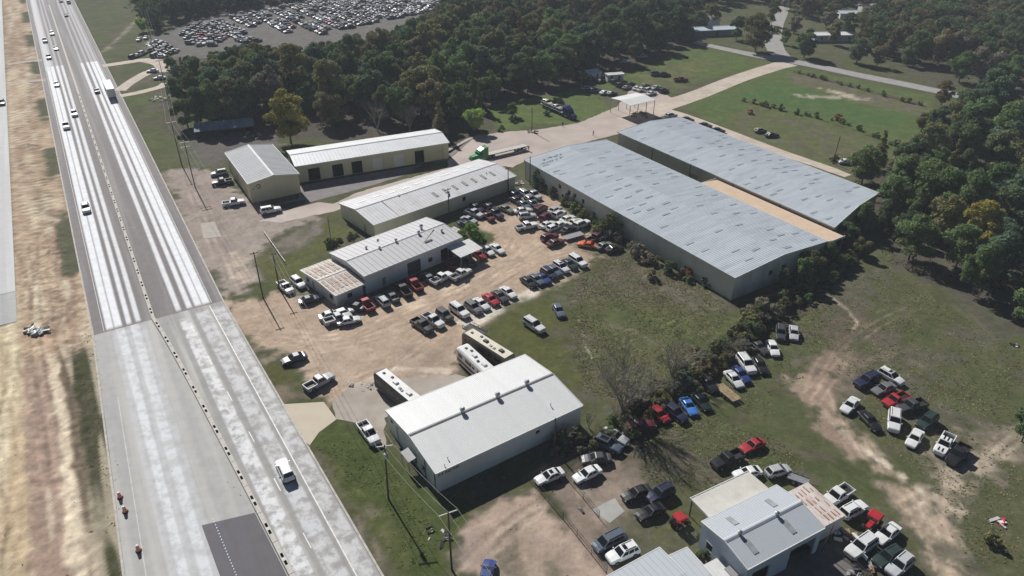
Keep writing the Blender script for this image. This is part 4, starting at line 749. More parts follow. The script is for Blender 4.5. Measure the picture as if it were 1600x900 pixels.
def car_parts(kind):
    if kind in CACHE: return CACHE[kind]
    L, Wd, H, bz, hz, tz, (rb, rr, rf, wb), wr = KINDS[kind]; hw = Wd/2; bot = .22; truck = kind in ('pickup', 'regcab'); boxy = kind in ('jeep', 'bigsuv', 'pickup', 'regcab')
    def ring(x, w, z0, z1): 
        zs = z0+.2; zm = z0+(z1-z0)*.55
        h = [(w*.9, z0), (w*.985, zs), (w, zm), (w*.97, z1-.09), (w*.86, z1)]
        return [(x, -a, b) for a, b in h]+[(x, 0, z1+.035)]+[(x, a, b) for a, b in h[::-1]]+[(x, 0, z0)]
    hl = L/2
    st = [(-hl, .80, bot+.14, tz-.2), (-hl+.12, .92, bot+.04, tz-.05), (-hl+.5, .99, bot, tz), (rb if not truck else -hl+1.2, 1, bot, bz if not truck else tz), (-.2, 1, bot, bz), (wb, 1, bot, bz), (wb+.35, .995, bot, (bz+hz)/2+.03), (hl-.55, .97, bot, hz-.03 if not boxy else hz), (hl-.15, .9, bot+.05, hz-.14 if not boxy else hz-.05), (hl, .78, bot+.14, hz-.32 if not boxy else hz-.18)]
    if truck: st = [s for s in st if s[0] > rb-.3]; st = [(rb-.15, 1, bot, bz)]+[s for s in st if s[0] > rb-.14]
    mb = MB(); mb.loft([ring(x, hw*w, a, b) for x, w, a, b in st], mis=[1, 0, 0, 0, 0, 0, 0, 0, 0, 1, 1, 1])
    if truck:      # open cargo bed with walls and tailgate
        x1 = rb-.15; x0 = -hl; y = hw*.98
        mb.box(x0+.08, x1, -y+.12, y-.12, .55, .68, 1); mb.box(x0, x1, y-.13, y, bot+.1, bz); mb.box(x0, x1, -y, -y+.13, bot+.1, bz); mb.box(x0, x0+.1, -y+.13, y-.13, bot+.25, bz-.02); mb.box(x0-.12, x0, -y*.95, y*.95, bot+.1, bot+.3, 1); mb.box(x0+.1, x1, -y+.14, y-.14, bot+.15, .55, 1)
    # cabin: painted shell, glass set a little proud of it
    gb, gr = hw*.9, hw*(.80 if boxy else .74); zr = H-.05
    B = [(rb, -gb, bz-.03), (wb, -gb, bz-.03), (wb, gb, bz-.03), (rb, gb, bz-.03)]; T = [(rr, -gr, zr), (rf, -gr, zr), (rf, gr, zr), (rr, gr, zr)]
    mb.hexa(B+T); c = .1; mb.hexa(T+[(rr+c, -gr+c, H), (rf-c, -gr+c, H), (rf-c, gr-c, H), (rr+c, gr-c, H)])
    for sy in (-1, 1):
        mb.box(wb-.15, wb+.0, sy*hw*.98 if sy > 0 else -hw*.98-.16, sy*hw*.98+.16 if sy > 0 else -hw*.98, bz-.02, bz+.12)
    wx = (hl-.92, -hl+(.95 if not truck else 1.15))
    for x in wx:
        for sy in (-1, 1):
            n = 12; mb.add([(x+math.cos(2*math.pi*i/n)*wr*1.16, sy*(hw+.006), wr+math.sin(2*math.pi*i/n)*wr*1.16 if wr+math.sin(2*math.pi*i/n)*wr*1.16 > .2 else .2) for i in range(n)], [tuple(range(n)) if sy < 0 else tuple(range(n))[::-1]], 1)
    if kind in ('suv', 'bigsuv', 'van'):
        for sy in (-1, 1): mb.box(rr+.3, rf-.25, sy*(gr-.16)-.025, sy*(gr-.16)+.025, H, H+.06, 1)
    if kind == 'jeep': mb.tube([(-hl-.02, 0, .95), (-hl-.22, 0, .95)], .36, 10, 1)
    parts = {'body': mb.mesh('body', [M['paint'], M['trim']])}
    def lerp(p, q, t): return tuple(a+(b-a)*t for a, b in zip(p, q))
    def pane(p0, p1, q1, q0, off, e0=.08, e1=.08, s0=.07, s1=.93):
        a, b = lerp(p0, q0, e0), lerp(p1, q1, e0); c_, d = lerp(p1, q1, 1-e1), lerp(p0, q0, 1-e1); a2, b2 = lerp(a, b, s0), lerp(a, b, s1); d2, c2 = lerp(d, c_, s0), lerp(d, c_, s1)
        return [tuple(u+v for u, v in zip(P, off)) for P in (a2, b2, c2, d2)]
    g = MB(); g.quad(*pane(B[1], B[2], T[2], T[1], (.02, 0, .02))); parts['windshield'] = g.mesh('windshield', M['glass'])
    g = MB(); g.quad(*pane(B[3], B[0], T[0], T[3], (-.02, 0, .015), .14)); parts['rear_window'] = g.mesh('rear_window', M['glass'])
    for sy, nm in ((-1, 'side_r'), (1, 'side_l')):
        g = MB(); b0, b1, t0, t1 = (B[0], B[1], T[0], T[1]) if sy < 0 else (B[2], B[3], T[2], T[3])
        for s0, s1 in ((.06, .36), (.39, .68), (.71, .93)) if kind in ('suv', 'bigsuv', 'van') else (((.07, .5), (.54, .92)) if kind != 'regcab' else ((.1, .9),)):
            g.quad(*pane(b0, b1, t1, t0, (0, sy*.015, .006), .1, .1, s0, s1))
        parts[nm] = g.mesh('side_window', M['glass'])
    g = MB(); g.tube([(0, -.12, 0), (0, .12, 0)], wr, 12, 0); g.tube([(0, -.135, 0), (0, .135, 0)], wr*.62, 8, 1); parts['wheel'] = g.mesh('wheel', [M['tyre'], M['rim']])
    g = MB(); g.box(-.05, .06, -.17, .17, -.07, .07); parts['headlight'] = g.mesh('headlight', M['lamp'])
    g = MB(); g.box(-.05, .05, -.11, .11, -.1, .1); parts['taillight'] = g.mesh('taillight', M['tail'])
    parts['_w'] = [(x, sy*(hw-.1), wr) for x in wx for sy in (-1, 1)]; parts['_h'] = [(hl-.12, sy*(hw*.68), hz-.28) for sy in (-1, 1)]; parts['_t'] = [(-hl+.06 if not truck else -hl+.02, sy*(hw*.74 if not truck else hw*.92), tz-.26) for sy in (-1, 1)]
    CACHE[kind] = parts; return parts
CATS = {'sedan': 'car', 'coupe': 'car', 'hatch': 'car', 'suv': 'SUV', 'bigsuv': 'SUV', 'van': 'minivan', 'pickup': 'pickup truck', 'regcab': 'pickup truck', 'jeep': 'SUV'}
NAMES = {'sedan': 'sedan', 'coupe': 'sports_car', 'hatch': 'hatchback', 'suv': 'suv', 'bigsuv': 'suv', 'van': 'minivan', 'pickup': 'pickup_truck', 'regcab': 'pickup_truck', 'jeep': 'suv'}
PC = {'white': (.78, .78, .77), 'silver': (.5, .51, .52), 'grey': (.16, .165, .17), 'dgrey': (.06, .062, .066), 'black': (.012, .012, .014), 'red': (.42, .02, .03), 'maroon': (.13, .02, .03), 'blue': (.02, .05, .2), 'navy': (.015, .02, .06), 'bright': (.05, .22, .62), 'green': (.02, .045, .035), 'tan': (.35, .28, .19), 'orange': (.75, .13, .02), 'cream': (.66, .63, .52), 'sage': (.2, .22, .18), 'slate': (.1, .13, .17)}
def car(px, py, kind, yaw, colr, label, group=None, loc=None, detail=True):
    parts = car_parts(kind); p = loc or G(px, py, .75)
    t = thing(NAMES[kind], label, CATS[kind], (p[0], p[1], .015), R(yaw), group); col = (*PC[colr], 1)
    b = link('body', parts['body'], t); j = random.uniform(.9, 1.1); b.color = tuple(min(.85, c*j) for c in col[:3])+(1,)
    link('windshield', parts['windshield'], t); link('rear_window', parts['rear_window'], t); link('side_window', parts['side_r'], t); link('side_window', parts['side_l'], t)
    for w in parts['_w']: link('wheel', parts['wheel'], t, w)
    for h in parts['_h']: link('headlight', parts['headlight'], t, h)
    for h in parts['_t']: link('taillight', parts['taillight'], t, h)
    return t
HWY = 'vehicles driving on the highway'
DN, UP = RA, RA+180
V = [ # highway
 (134,325,'suv',DN,'silver','silver SUV alone on the near left carriageway',HWY), (103,196,'pickup',DN,'white','white pickup in the outer left lane just ahead of a white SUV',HWY), (116,177,'suv',DN,'white','white SUV following just behind and right of the white pickup on the left carriageway',HWY),
 (88,131,'sedan',DN,'white','white sedan at the start of the white-striped left carriageway',HWY), (76,89,'suv',DN,'grey','dark grey SUV in outer left lane above the white stripes',HWY), (87,75,'sedan',DN,'silver','silver sedan in inner left lane near the barrier in the distance',HWY),
 (70,63,'pickup',DN,'white','white pickup far up the outer left lane',HWY), (81,52,'suv',DN,'white','farthest white SUV in the inner left lane',HWY), (103,23,'sedan',UP,'black','dark sedan far away on the right carriageway',HWY), (107,3,'bigsuv',UP,'white','white SUV at the very top of the right carriageway',HWY), (95,1,'sedan',UP,'dgrey','dark sedan at the top edge just right of the barrier',HWY),
 (151,141,'sedan',UP,'black','black sedan beside the white box trailer on the right carriageway',HWY), (445,733,'suv',UP,'white','large white SUV in the near right lane of the highway',HWY), (3,160,'suv',DN,'black','dark SUV on the pale new carriageway at left edge',None),
 # lot by the tan office
 (342,270,'suv',205,'silver','silver SUV parked nearest the corner of the tan office building'), (347,284,'pickup',205,'black','black pickup parked beside the tan office wall'), (365,316,'pickup',20,'white','white pickup parked off the front corner of the tan office'), (423,328,'bigsuv',25,'white','white SUV on the concrete between the tan office and fence'),
 # in front of the annex
 (446,448,'regcab',-50,'white','white box-capped pickup on the grass edge left of the annex'), (466,441,'suv',-50,'white','white SUV parked on the grass beside the annex'), (484,467,'sedan',30,'navy','dark blue sedan parked in front of the annex gable'), 
 (516,491,'sedan',30,'white','leftmost white sedan of the tight cluster by the annex corner'), (528,497,'pickup',32,'silver','silver pickup in the middle of the tight cluster by the annex corner'), (545,500,'sedan',22,'white','white sedan at the front of the cluster by the annex corner'), (537,487,'hatch',35,'white','white hatchback behind the silver pickup in the cluster'), (554,478,'sedan',160,'dgrey','dark sedan in the shade against the annex'),
 (571,474,'pickup',125,'red','red pickup nose-in by the annex corner'), (597,469,'suv',125,'silver','silver SUV beside the red pickup at the annex'), (630,452,'pickup',122,'black','black pickup nose-in at the middle of the white workshop'), (647,443,'pickup',122,'red','red pickup nose-in beside the black pickup at the white workshop'), (690,434,'pickup',48,'white','white pickup parked sideways before the workshop carport'), (720,428,'pickup',48,'white','white crew pickup just right of the other white one by the carport'),
 (703,412,'hatch',120,'maroon','dark red car under the edge of the workshop carport'), (748,397,'sedan',-54,'red','red sedan between the carport and two white sedans'), (761,391,'sedan',-54,'white','white sedan next to the red sedan by the carport'), (777,388,'sedan',-54,'white','white sedan farthest right of the carport row'), (732,408,'suv',120,'dgrey','dark grey SUV in the shade of the small carport'), (612,462,'sedan',125,'dgrey','dark sedan in shade between silver SUV and black pickup'), (668,432,'hatch',122,'slate','slate hatchback in the shade against the white workshop wall'),
 # centre row
 (660,508,'pickup',-46,'black','black pickup at the left end of the middle row'), (677,500,'pickup',-46,'white','white pickup second from left in the middle row'), (695,492,'jeep',-48,'dgrey','dark open-sided SUV third from left in the middle row'), (718,485,'bigsuv',-50,'white','white SUV between the dark jeep-like SUV and grey SUV in the middle row'), (740,480,'suv',-52,'grey','grey SUV in the centre of the middle row'), (752,474,'sedan',-52,'white','white sedan left of the red sedan in the middle row'), (767,467,'sedan',-54,'red','red sedan in the middle row'), (781,462,'sedan',-54,'dgrey','dark grey sedan right of the red sedan in the middle row'), (794,456,'sedan',-54,'white','white sedan at the right end of the lower middle row'),
 (826,440,'sedan',-55,'black','black sedan at the left end of the upper row'), (838,436,'sedan',-55,'slate','slate sedan behind the royal blue car'), (849,434,'coupe',-55,'blue','royal blue car in the upper row'), (858,427,'suv',-55,'navy','navy SUV right of the royal blue car'), (866,422,'sedan',-55,'slate','blue-grey sedan left of the white wagon'), (877,417,'suv',-55,'white','white wagon with sunroof in the upper row'), (890,412,'sedan',-55,'green','dark green sedan between the two white wagons'), (903,408,'bigsuv',-55,'white','white wagon at the right end of the upper row'),
 (835,508,'bigsuv',-50,'white','white SUV alone on the grass near the middle row'), (873,484,'sedan',-76,'slate','blue-grey sedan alone on the grass of the brushy field'),
 (459,559,'sedan',212,'navy','dark blue sedan alone on the roadside grass patch'), (499,596,'pickup',45,'silver','silver pickup parked alone at the yard entrance'), (576,676,'pickup',-56,'white','white pickup beside the RV repair building'),
 # crowded yard between the buildings
 (741,333,'pickup',-40,'silver','silver pickup in the shade at the left of the crowded yard'), (733,343,'sedan',-35,'silver','silver sedan by the workshop roof end in the crowded yard'), (729,351,'sedan',-35,'slate','slate wreck tucked nearest the workshop roof end'), (745,325,'suv',-50,'navy','navy SUV in deep shade along the cream wall'), (762,337,'regcab',-60,'maroon','maroon pickup beside the black pickup in the shade'), (774,333,'pickup',-55,'black','black pickup at the edge of the shade in the crowded yard'), (766,323,'sedan',-50,'dgrey','dark sedan deep in shade by the cream wall'), (791,326,'sedan',-45,'sage','sage sedan half in shade in the crowded yard'),
 (805,304,'hatch',-55,'navy','navy hatchback farthest back in the shaded corner'), (821,303,'suv',-58,'silver','silver SUV far back between the two buildings'), (834,304,'pickup',-55,'silver','silver pickup far back beside the brush'), (829,311,'sedan',-58,'grey','grey sedan second deep in the far back rows'), (819,319,'sedan',-58,'slate','slate sedan third deep in the far back rows'), (833,318,'sedan',-58,'dgrey','dark grey sedan third deep beside the red SUV'), (807,313,'sedan',-55,'black','black sedan in the shade at the back corner'),
 (817,328,'sedan',18,'white','white sedan crosswise left of the maroon SUV'), (824,337,'suv',15,'silver','silver SUV crosswise above the white pickup'), (845,326,'van',55,'maroon','tall maroon van at the head of the crowded rows'), (823,353,'pickup',25,'white','white pickup nearest the open dirt in the crowded yard'), (853,338,'suv',55,'maroon','maroon SUV below the tall maroon van'), (867,327,'sedan',48,'silver','silver sedan behind the maroon SUV'), (874,334,'suv',48,'white','white SUV behind the maroon SUV'),
 (856,350,'sedan',40,'white','white sedan at the left of the front white cluster'), (865,355,'hatch',40,'white','white hatchback in front of the white cluster'), (876,350,'sedan',40,'white','white sedan in the centre of the white cluster'), (887,341,'sedan',40,'white','white sedan at the back of the white cluster'), (899,346,'sedan',40,'cream','cream sedan second from right in the white cluster'), (909,350,'bigsuv',42,'white','white SUV at the right end of the white cluster'), (888,358,'sedan',42,'black','black sedan in front of the white cluster'), (859,370,'suv',35,'maroon','brownish maroon SUV above the dark red sedan'), (868,378,'sedan',35,'maroon','dark red sedan nearest the open dirt'), 
 (917,381,'coupe',160,'orange','bright orange sports car on the grass edge'), (931,371,'pickup',45,'maroon','maroon pickup behind the orange sports car'), (944,367,'regcab',40,'silver','silver pickup cab next to the brush behind the orange car'), (944,383,'sedan',35,'sage','sage green sedan right of the orange sports car'), (960,388,'sedan',25,'black','black sedan at the right end past the orange car'),
 # back lot
 (917,137,'sedan',20,'silver','silver sedan near the small blue shed in the back lot'), (931,141,'suv',20,'navy','navy SUV near the woods in the back lot'), (945,144,'sedan',35,'white','white sedan in front row of the back lot'), (956,145,'sedan',35,'sage','pale green sedan in front row of the back lot'), (970,132,'suv',40,'dgrey','dark SUV behind the front row of the back lot'), (980,136,'sedan',40,'grey','grey sedan behind the gate canopy'), (996,137,'sedan',40,'white','white sedan left in the gate canopy rows'), (1003,139,'sedan',40,'cream','cream sedan second in the gate canopy rows'), (1014,140,'suv',40,'white','white SUV third in the gate canopy rows'), (1026,136,'sedan',40,'silver','silver sedan at the back of the gate canopy rows'), (1018,145,'sedan',40,'white','white sedan in front of the gate canopy rows'), (1037,141,'suv',40,'dgrey','dark SUV at the right end of the gate canopy rows'),
 (1026,115,'bigsuv',10,'slate','slate SUV on the far green field, left of a pair'), (1039,116,'suv',10,'dgrey','dark SUV on the far green field, right of a pair'), (1064,124,'pickup',10,'maroon','dark maroon truck alone on the far green field'),
 (925,123,'suv',40,'dgrey','dark SUV beside the small pale blue shed'), (939,126,'sedan',40,'black','black sedan between the shed and the storage box'), (962,127,'suv',40,'dgrey','dark SUV right of the storage box'), (1008,133,'sedan',40,'grey','grey sedan behind the gate canopy rows'), (986,131,'hatch',40,'black','black hatchback left behind the gate canopy rows'), (952,118,'sedan',30,'slate','slate sedan behind the storage box'), (940,117,'sedan',20,'white','white sedan at the wood edge of the back lot'), (934,105,'sedan',20,'silver','silver sedan in the shade of the woods behind the back lot'), (977,96,'sedan',15,'silver','silver sedan at the wood edge on the far field, left one'), (1003,88,'sedan',15,'silver','silver sedan at the wood edge on the far field, right one'),
 (1049,180,'suv',30,'white','white SUV behind the farther warehouse corner'), (1074,186,'sedan',-28,'black','black sedan first in line behind the farther warehouse'), (1102,195,'sedan',-28,'dgrey','dark sedan second in line behind the farther warehouse'), (1122,203,'sedan',-28,'black','black sedan third in line behind the farther warehouse'), (1188,203,'hatch',20,'sage','sage hatchback on the green field, left of a pair'), (1206,210,'sedan',15,'black','black sedan on the green field, right of a pair'), (1323,252,'sedan',0,'white','white sedan under the trees at the end of the green field'),
 # row along the brushy ditch
 (1241,520,'sedan',((1240,509.6),(1241,530)),'silver','silver sedan farthest up the ditch row, right of a pair'), (1221,521,'suv',((1220,509.6),(1220,531)),'dgrey','dark SUV farthest up the ditch row, left of a pair'), (1208,543,'sedan',((1203,533),(1212.5,554)),'white','white sedan right of a dark car near the top of the ditch row'), (1188,541,'coupe',((1180,535),(1195,548)),'dgrey','dark sports car left of the white sedan in the ditch row'), (1166,569,'bigsuv',((1157,557),(1176,582)),'white','white SUV in the middle of the ditch row'), (1187,571,'sedan',((1182,560),(1194,580)),'black','black sedan right of the white SUV in the ditch row'), (1160,583,'sedan',((1148,575),(1167,594)),'blue','dark blue sedan between the white SUV and white sedan in the ditch row'), (1146,593,'sedan',((1137,581),(1157,603)),'white','white sedan left of the dark blue sedan in the ditch row'), (1107,598,'sedan',((1098,588),(1117,609)),'black','black sedan against the brush in the ditch row'), (1097,627,'sedan',((1085,615),(1106,638)),'green','dark green sedan in the shade right of the bright blue car'), (1076,634,'coupe',((1069,623),(1084,645)),'bright','bright blue sports car in the ditch row'), (1054,646,'suv',((1043,635),(1069,655)),'navy','navy SUV between the bright blue and red cars'), (1034,651,'hatch',((1021,638),(1040,655)),'red','red hatchback in the tree shade of the ditch row'), (1002,663,'sedan',10,'maroon','dark car deep in the bare tree shade'),
 (961,683,'sedan',((945,673),(977,689)),'silver','silver sedan at the lower end of the ditch row'), (950,694,'suv',((933,686),(968,702)),'slate','slate SUV with glass roof beside the silver sedan'), (934,718,'sedan',((950,715),(913,717)),'dgrey','dark grey sedan above the white sedan in the fenced lot'), (917,740,'sedan',((937,731),(898,749)),'white','white sedan in the fenced lot'), (857,746,'sedan',((877,736),(840,751)),'white','white sedan with sunroof beside the fence behind the repair building'),
 (995,773,'sedan',((1011,764),(978,776)),'black','black sedan in the tree shade, left of three'), (1031,773,'suv',((1049,762),(1013,780)),'navy','navy SUV in the tree shade, right of three'), (1018,801,'coupe',((1035,790),(997,807)),'black','black sports car in front of the three shaded cars'), (950,847,'van',((974,834),(930,856)),'slate','grey minivan beside the white SUV near the grey shed'), (974,866,'suv',((997,853),(948,875)),'white','white SUV with sunroof in front of the grey shed'),
 (1136,720,'pickup',((1158,708),(1114,728)),'black','long black pickup beside the red coupe'), (1178,696,'coupe',((1193,687),(1158,703)),'red','red coupe right of the long black pickup'), (1167,741,'coupe',((1189,733),(1147,743)),'white','white car half hidden behind the flat white canopy'), (1215,736,'hatch',((1197,740),(1235,730)),'silver','silver hatchback behind the flat white canopy'),
 # right field
 (1391,590,'suv',((1376,579),(1409,598)),'white','white SUV with sunroof at the top of the field group'), (1356,598,'bigsuv',((1371,588),(1337,602)),'navy','navy SUV at the left of the field group'), (1379,609,'sedan',((1398,600),(1364,613)),'grey','grey-green sedan left of the red pickup in the field'), (1399,627,'regcab',((1413,619),(1387,630)),'red','red pickup in the field group'), (1420,634,'pickup',((1441,629),(1407,639)),'dgrey','dark pickup touching the red pickup in the field'), (1329,635,'sedan',((1337,624),(1320,641)),'white','white sedan at the left edge of the field group'), (1358,657,'sedan',((1349,646),(1370,668)),'black','black sedan second from left in the lower field row'), (1397,659,'bigsuv',((1398,644),(1396,673)),'white','white SUV in the centre of the field group'), (1449,657,'suv',((1460,649),(1437,667)),'green','dark green SUV right of centre in the field group'), (1430,686,'sedan',((1437,673),(1422,696)),'white','white sedan below the dark green SUV'), (1474,694,'pickup',((1483,682),(1468,706)),'white','white pickup with black racing stripes in the field'), (1499,713,'pickup',((1509,696),(1484,724)),'black','black pickup at the right end of the field group'),
 (1307,778,'pickup',((1328,762),(1288,787)),'white','white pickup beside the rusty lean-to'), (1333,798,'suv',((1315,806),(1352,786)),'white','white SUV right of the white pickup by the lean-to'), (1386,834,'sedan',((1402,821),(1371,845)),'white','white sedan right of the red tractor'), (1347,857,'bigsuv',((1364,841),(1326,868)),'white','white SUV with open front below the rusty lean-to'), (1388,874,'suv',((1406,860),(1368,881)),'green','dark green SUV at the bottom right cluster'), (1410,881,'suv',((1424,868),(1388,898)),'silver','silver SUV at the bottom right corner of the cluster'), (761,896,'sedan',80,'blue','dark blue car cut by the bottom edge on bare dirt'),
 # top left lot
 (217,61,'sedan',100,'white','white sedan in the roadside lot, upper left'), (228,58,'sedan',100,'white','white sedan in the roadside lot, top row right'), (235,74,'suv',95,'white','white SUV in the roadside lot beside the power line'), (233,68,'sedan',95,'silver','silver sedan just above the white SUV in the roadside lot'), (208,88,'suv',75,'black','black SUV at the lower left of the roadside lot'), (215,86,'sedan',75,'cream','cream sedan second in the lower row of the roadside lot'), (223,82,'suv',75,'white','white SUV third in the lower row of the roadside lot'), (242,86,'bigsuv',80,'black','black truck at the edge of the trees in the roadside lot'), (238,110,'sedan',200,'white','white sedan on the pale drive junction'), (249,121,'sedan',200,'white','white sedan under the tree edge on the pale drive'), (253,87,'hatch',20,'white','white hatchback against the trees by the roadside lot'), (246,64,'sedan',30,'white','white sedan at the top right of the roadside lot'),
]
ROWG = 'cars parked in the yard and lots'
for r in V:
    px, py, k, yaw, colr, lab = r[:6]; g = r[6] if len(r) > 6 else ROWG
    if isinstance(yaw, tuple): a_, b_ = Vector(G(*yaw[0], .7)), Vector(G(*yaw[1], .7)); c_ = (a_+b_)/2; t = car(0, 0, k, math.degrees(math.atan2(b_.y-a_.y, b_.x-a_.x)), colr, lab, g, loc=(c_.x, c_.y))
    else: t = car(px, py, k, yaw, colr, lab, g)
    if g != HWY: t.scale = (.96, .96, .97)
    if 'racing stripes' in lab:
        mb = MB()
        for y in (-.28, .28): mb.box(-.5, .45, y-.12, y+.12, 1.885, 1.9); mb.box(1.3, 2.6, y-.12, y+.12, 1.13, 1.165)
        obj('stripe', mb, M['black'], t)
    if 'sunroof' in lab or 'glass roof' in lab:
        H = KINDS[k][2]; mb = MB(); mb.box(-.55 if 'sunroof' in lab else -1.4, .0, -.4, .4, H-.01, H+.012); obj('sunroof', mb, M['glass'], t)
    if 'open front' in lab:
        mb = MB(); mb.hexa([(1.0, 1.0, .4), (1.1, 1.75, .4), (1.16, 1.75, .4), (1.06, 1.0, .4), (1.0, 1.0, 1.1), (1.1, 1.75, 1.1), (1.16, 1.75, 1.1), (1.06, 1.0, 1.1)]); d = obj('door', mb, M['paint'], t); d.color = (.75, .75, .74, 1)
# ------------------------------------------------------------------ salvage yard in the distance
def far_car(kind):
    p = car_parts(kind); mb = MB()
    for nm, mi in (('body', None), ('windshield', 1), ('rear_window', 1), ('side_r', 1), ('side_l', 1)):
        me = p[nm]; n = len(mb.v); mb.v += [tuple(v.co) for v in me.vertices]
        for f in me.polygons: mb.f.append(tuple(i+n for i in f.vertices)); mb.m.append((2 if f.material_index else 0) if mi is None else mi)
    for w in p['_w']: mb.tube([(w[0], w[1]-.1, w[2]), (w[0], w[1]+.1, w[2])], .33, 6, 2)
    return mb
FK = {k: far_car(k) for k in ('sedan', 'suv', 'hatch', 'pickup', 'van')}; FM = {k: FK[k].mesh('salvage_car', [M['paint'], M['glass'], M['trim']]) for k in FK}
cols = ['white']*5+['silver']*6+['grey']*3+['dgrey']*3+['black']*3+['maroon', 'blue', 'navy', 'green', 'tan', 'cream', 'red', 'slate']
spots = []; rg = random.Random(21)
rows = [((340,36),(400,70)), ((372,27),(408,44)), ((404,22),(462,52)), ((432,15),(516,54)), ((461,9),(548,47)), ((489,4),(575,40)), ((515,0),(598,36)), ((541,-3),(622,30)), ((566,-6),(645,26)), ((592,-9),(668,22)), ((618,-12),(690,18)), ((646,-14),(715,14))]
NTH = ['first', 'second', 'third', 'fourth', 'fifth', 'sixth', 'seventh', 'eighth', 'ninth', 'tenth', 'eleventh', 'twelfth']
for ri, (a, b) in enumerate(rows):
    A, B = Vector(G(*a)), Vector(G(*b)); d = (B-A); n = int(d.length/2.75); d.normalize(); nn = Vector((-d.y, d.x)); yw = math.degrees(math.atan2(nn.y, nn.x))
    for i in range(n):
        for s in (-1, 1):
            if rg.random() < .06 or (s > 0 and math.sin(i*.55+ri*2.1) > .45): continue
            p = A+d*(i*2.75+rg.uniform(-.25, .25))+nn*(s*2.3+rg.uniform(-.35, .35)); spots.append((p.x, p.y, yw+rg.choice((0, 180))+rg.gauss(0, 6), ri))
jA = [G(*p) for p in ((276,52),(300,38),(330,30),(352,34),(362,58),(340,72),(300,72))]
jx = [p[0] for p in jA]; jy = [p[1] for p in jA]
for i in range(16):
    for j in range(14):
        x = min(jx)+i*5.2+rg.uniform(-.8, .8); y = min(jy)+j*3.6+rg.uniform(-.5, .5)
        if poly_sd(np.array([x]), np.array([y]), jA)[0] > 0: spots.append((x, y, 20+rg.gauss(0, 25), 90))
jB = [G(*p) for p in ((236,82),(240,70),(262,66),(276,82),(262,88),(244,92))]; jx = [p[0] for p in jB]; jy = [p[1] for p in jB]
for i in range(9):
    for j in range(9):
        x = min(jx)+i*4.8+rg.uniform(-.6, .6); y = min(jy)+j*3.2+rg.uniform(-.4, .4)
        if poly_sd(np.array([x]), np.array([y]), jB)[0] > 0: spots.append((x, y, 40+rg.gauss(0, 18), 91))
# drop those that hang outside the top of the photo, keep the 300 nearest as single cars
spots = [s for s in spots if proj(s[0], s[1], 0)[1] > -8]
spots.sort(key=lambda s: math.hypot(s[0], s[1])); rest = MB()
kk = list(FK)
for n, (x, y, yw, ri) in enumerate(spots):
    k = rg.choice(('sedan', 'sedan', 'sedan', 'suv', 'suv', 'hatch', 'pickup', 'van')); cl = rg.choice(cols)
    if n < 300:
        lab = {90: 'junk car heaped in the left part of the far salvage yard', 91: 'junk car packed beside the roadside lot at the trees'}.get(ri) or 'car in the %s row of the far salvage yard counted from the left' % NTH[ri]
        o = link('salvage_car', FM[k], None, (x, y, .02), R(yw)); o.color = (*PC[cl], 1); tag(o, lab, 'car', 'salvage yard '+('heap' if ri == 90 else 'corner' if ri == 91 else NTH[ri]+' row'))
    else:
        ca, sa = math.cos(R(yw)), math.sin(R(yw)); nb = len(rest.v); rest.v += [(x+v[0]*ca-v[1]*sa, y+v[0]*sa+v[1]*ca, v[2]+.02) for v in FK[k].v]; rest.f += [tuple(i+nb for i in f) for f in FK[k].f]; pi_ = rg.choice((0, 0, 3, 4, 5, 5)); rest.m += [pi_ if q == 0 else q for q in FK[k].m]
if rest.v:
    o = obj('salvage_cars', rest, [M['paint'], M['glass'], M['trim'], M['white'], M['dark'], M['grey']]); o.color = (.5, .5, .51, 1); o['kind'] = 'stuff'; o['label'] = 'far rows of salvage cars at the top edge'; o['category'] = 'cars'
# ------------------------------------------------------------------ lorries, motorhomes, trailers, tractors
def wheels(t, xs_, y, r=.5, w=.3, dual=False):
    mb = MB(); mb.tube([(0, -w/2, 0), (0, w/2, 0)], r, 14, 0); mb.tube([(0, -w/2-.01, 0), (0, w/2+.01, 0)], r*.55, 8, 1); me = mb.mesh('wheel', [M['tyre'], M['rim']])
    for x in xs_:
        for s in (-1, 1): link('wheel', me, t, (x, s*y, r))
def semi(name, label, px, py, yaw, colm, z=.75):
    """conventional tractor unit, origin under the fifth wheel, +x forward"""
    t = thing(name, label, 'truck', (*G(px, py, z), .015), R(yaw))
    mb = MB(); ring = lambda x, w, z0, z1: [(x, -w, z0), (x, -w, z1-.2), (x, -w+.2, z1), (x, w-.2, z1), (x, w, z1-.2), (x, w, z0)]
    mb.loft([ring(6.4, .75, .6, 1.35), ring(6.2, .95, .55, 1.6), ring(4.4, 1.1, .55, 1.85), ring(4.35, 1.15, .55, 1.9)]); mb.loft([ring(4.4, 1.2, .6, 1.9), ring(4.1, 1.2, .6, 2.6), ring(3.7, 1.22, .6, 3.0), ring(2.4, 1.24, .6, 3.6), ring(1.2, 1.24, .6, 3.7)]); obj('cab', mb, colm, t)
    mb = MB(); mb.quad((4.42, -1.0, 2.0), (4.42, 1.0, 2.0), (3.86, 1.0, 2.88), (3.86, -1.0, 2.88)); obj('windshield', mb, M['glass'], t)
    for s in (-1, 1): mb = MB(); mb.box(3.0, 3.9, s*1.225-.02, s*1.225+.02, 1.9, 2.5); obj('side_window', mb, M['glass'], t)
    mb = MB(); mb.box(-1.6, 6.0, -.45, .45, .55, .85); mb.box(6.3, 6.5, -1.1, 1.1, .45, .85); obj('chassis', mb, M['dark'], t)
    for s in (-1, 1): mb = MB(); mb.tube([(1.05, s*1.0, .8), (1.05, s*1.0, 3.9)], .09, 8); obj('exhaust_stack', mb, M['steel'], t); mb = MB(); mb.tube([(2.2, s*1.05, .65), (3.4, s*1.05, .65)], .3, 10); obj('fuel_tank', mb, M['steel'], t)
    wheels(t, (5.2, .6, -.8), 1.0, .5, .34); return t
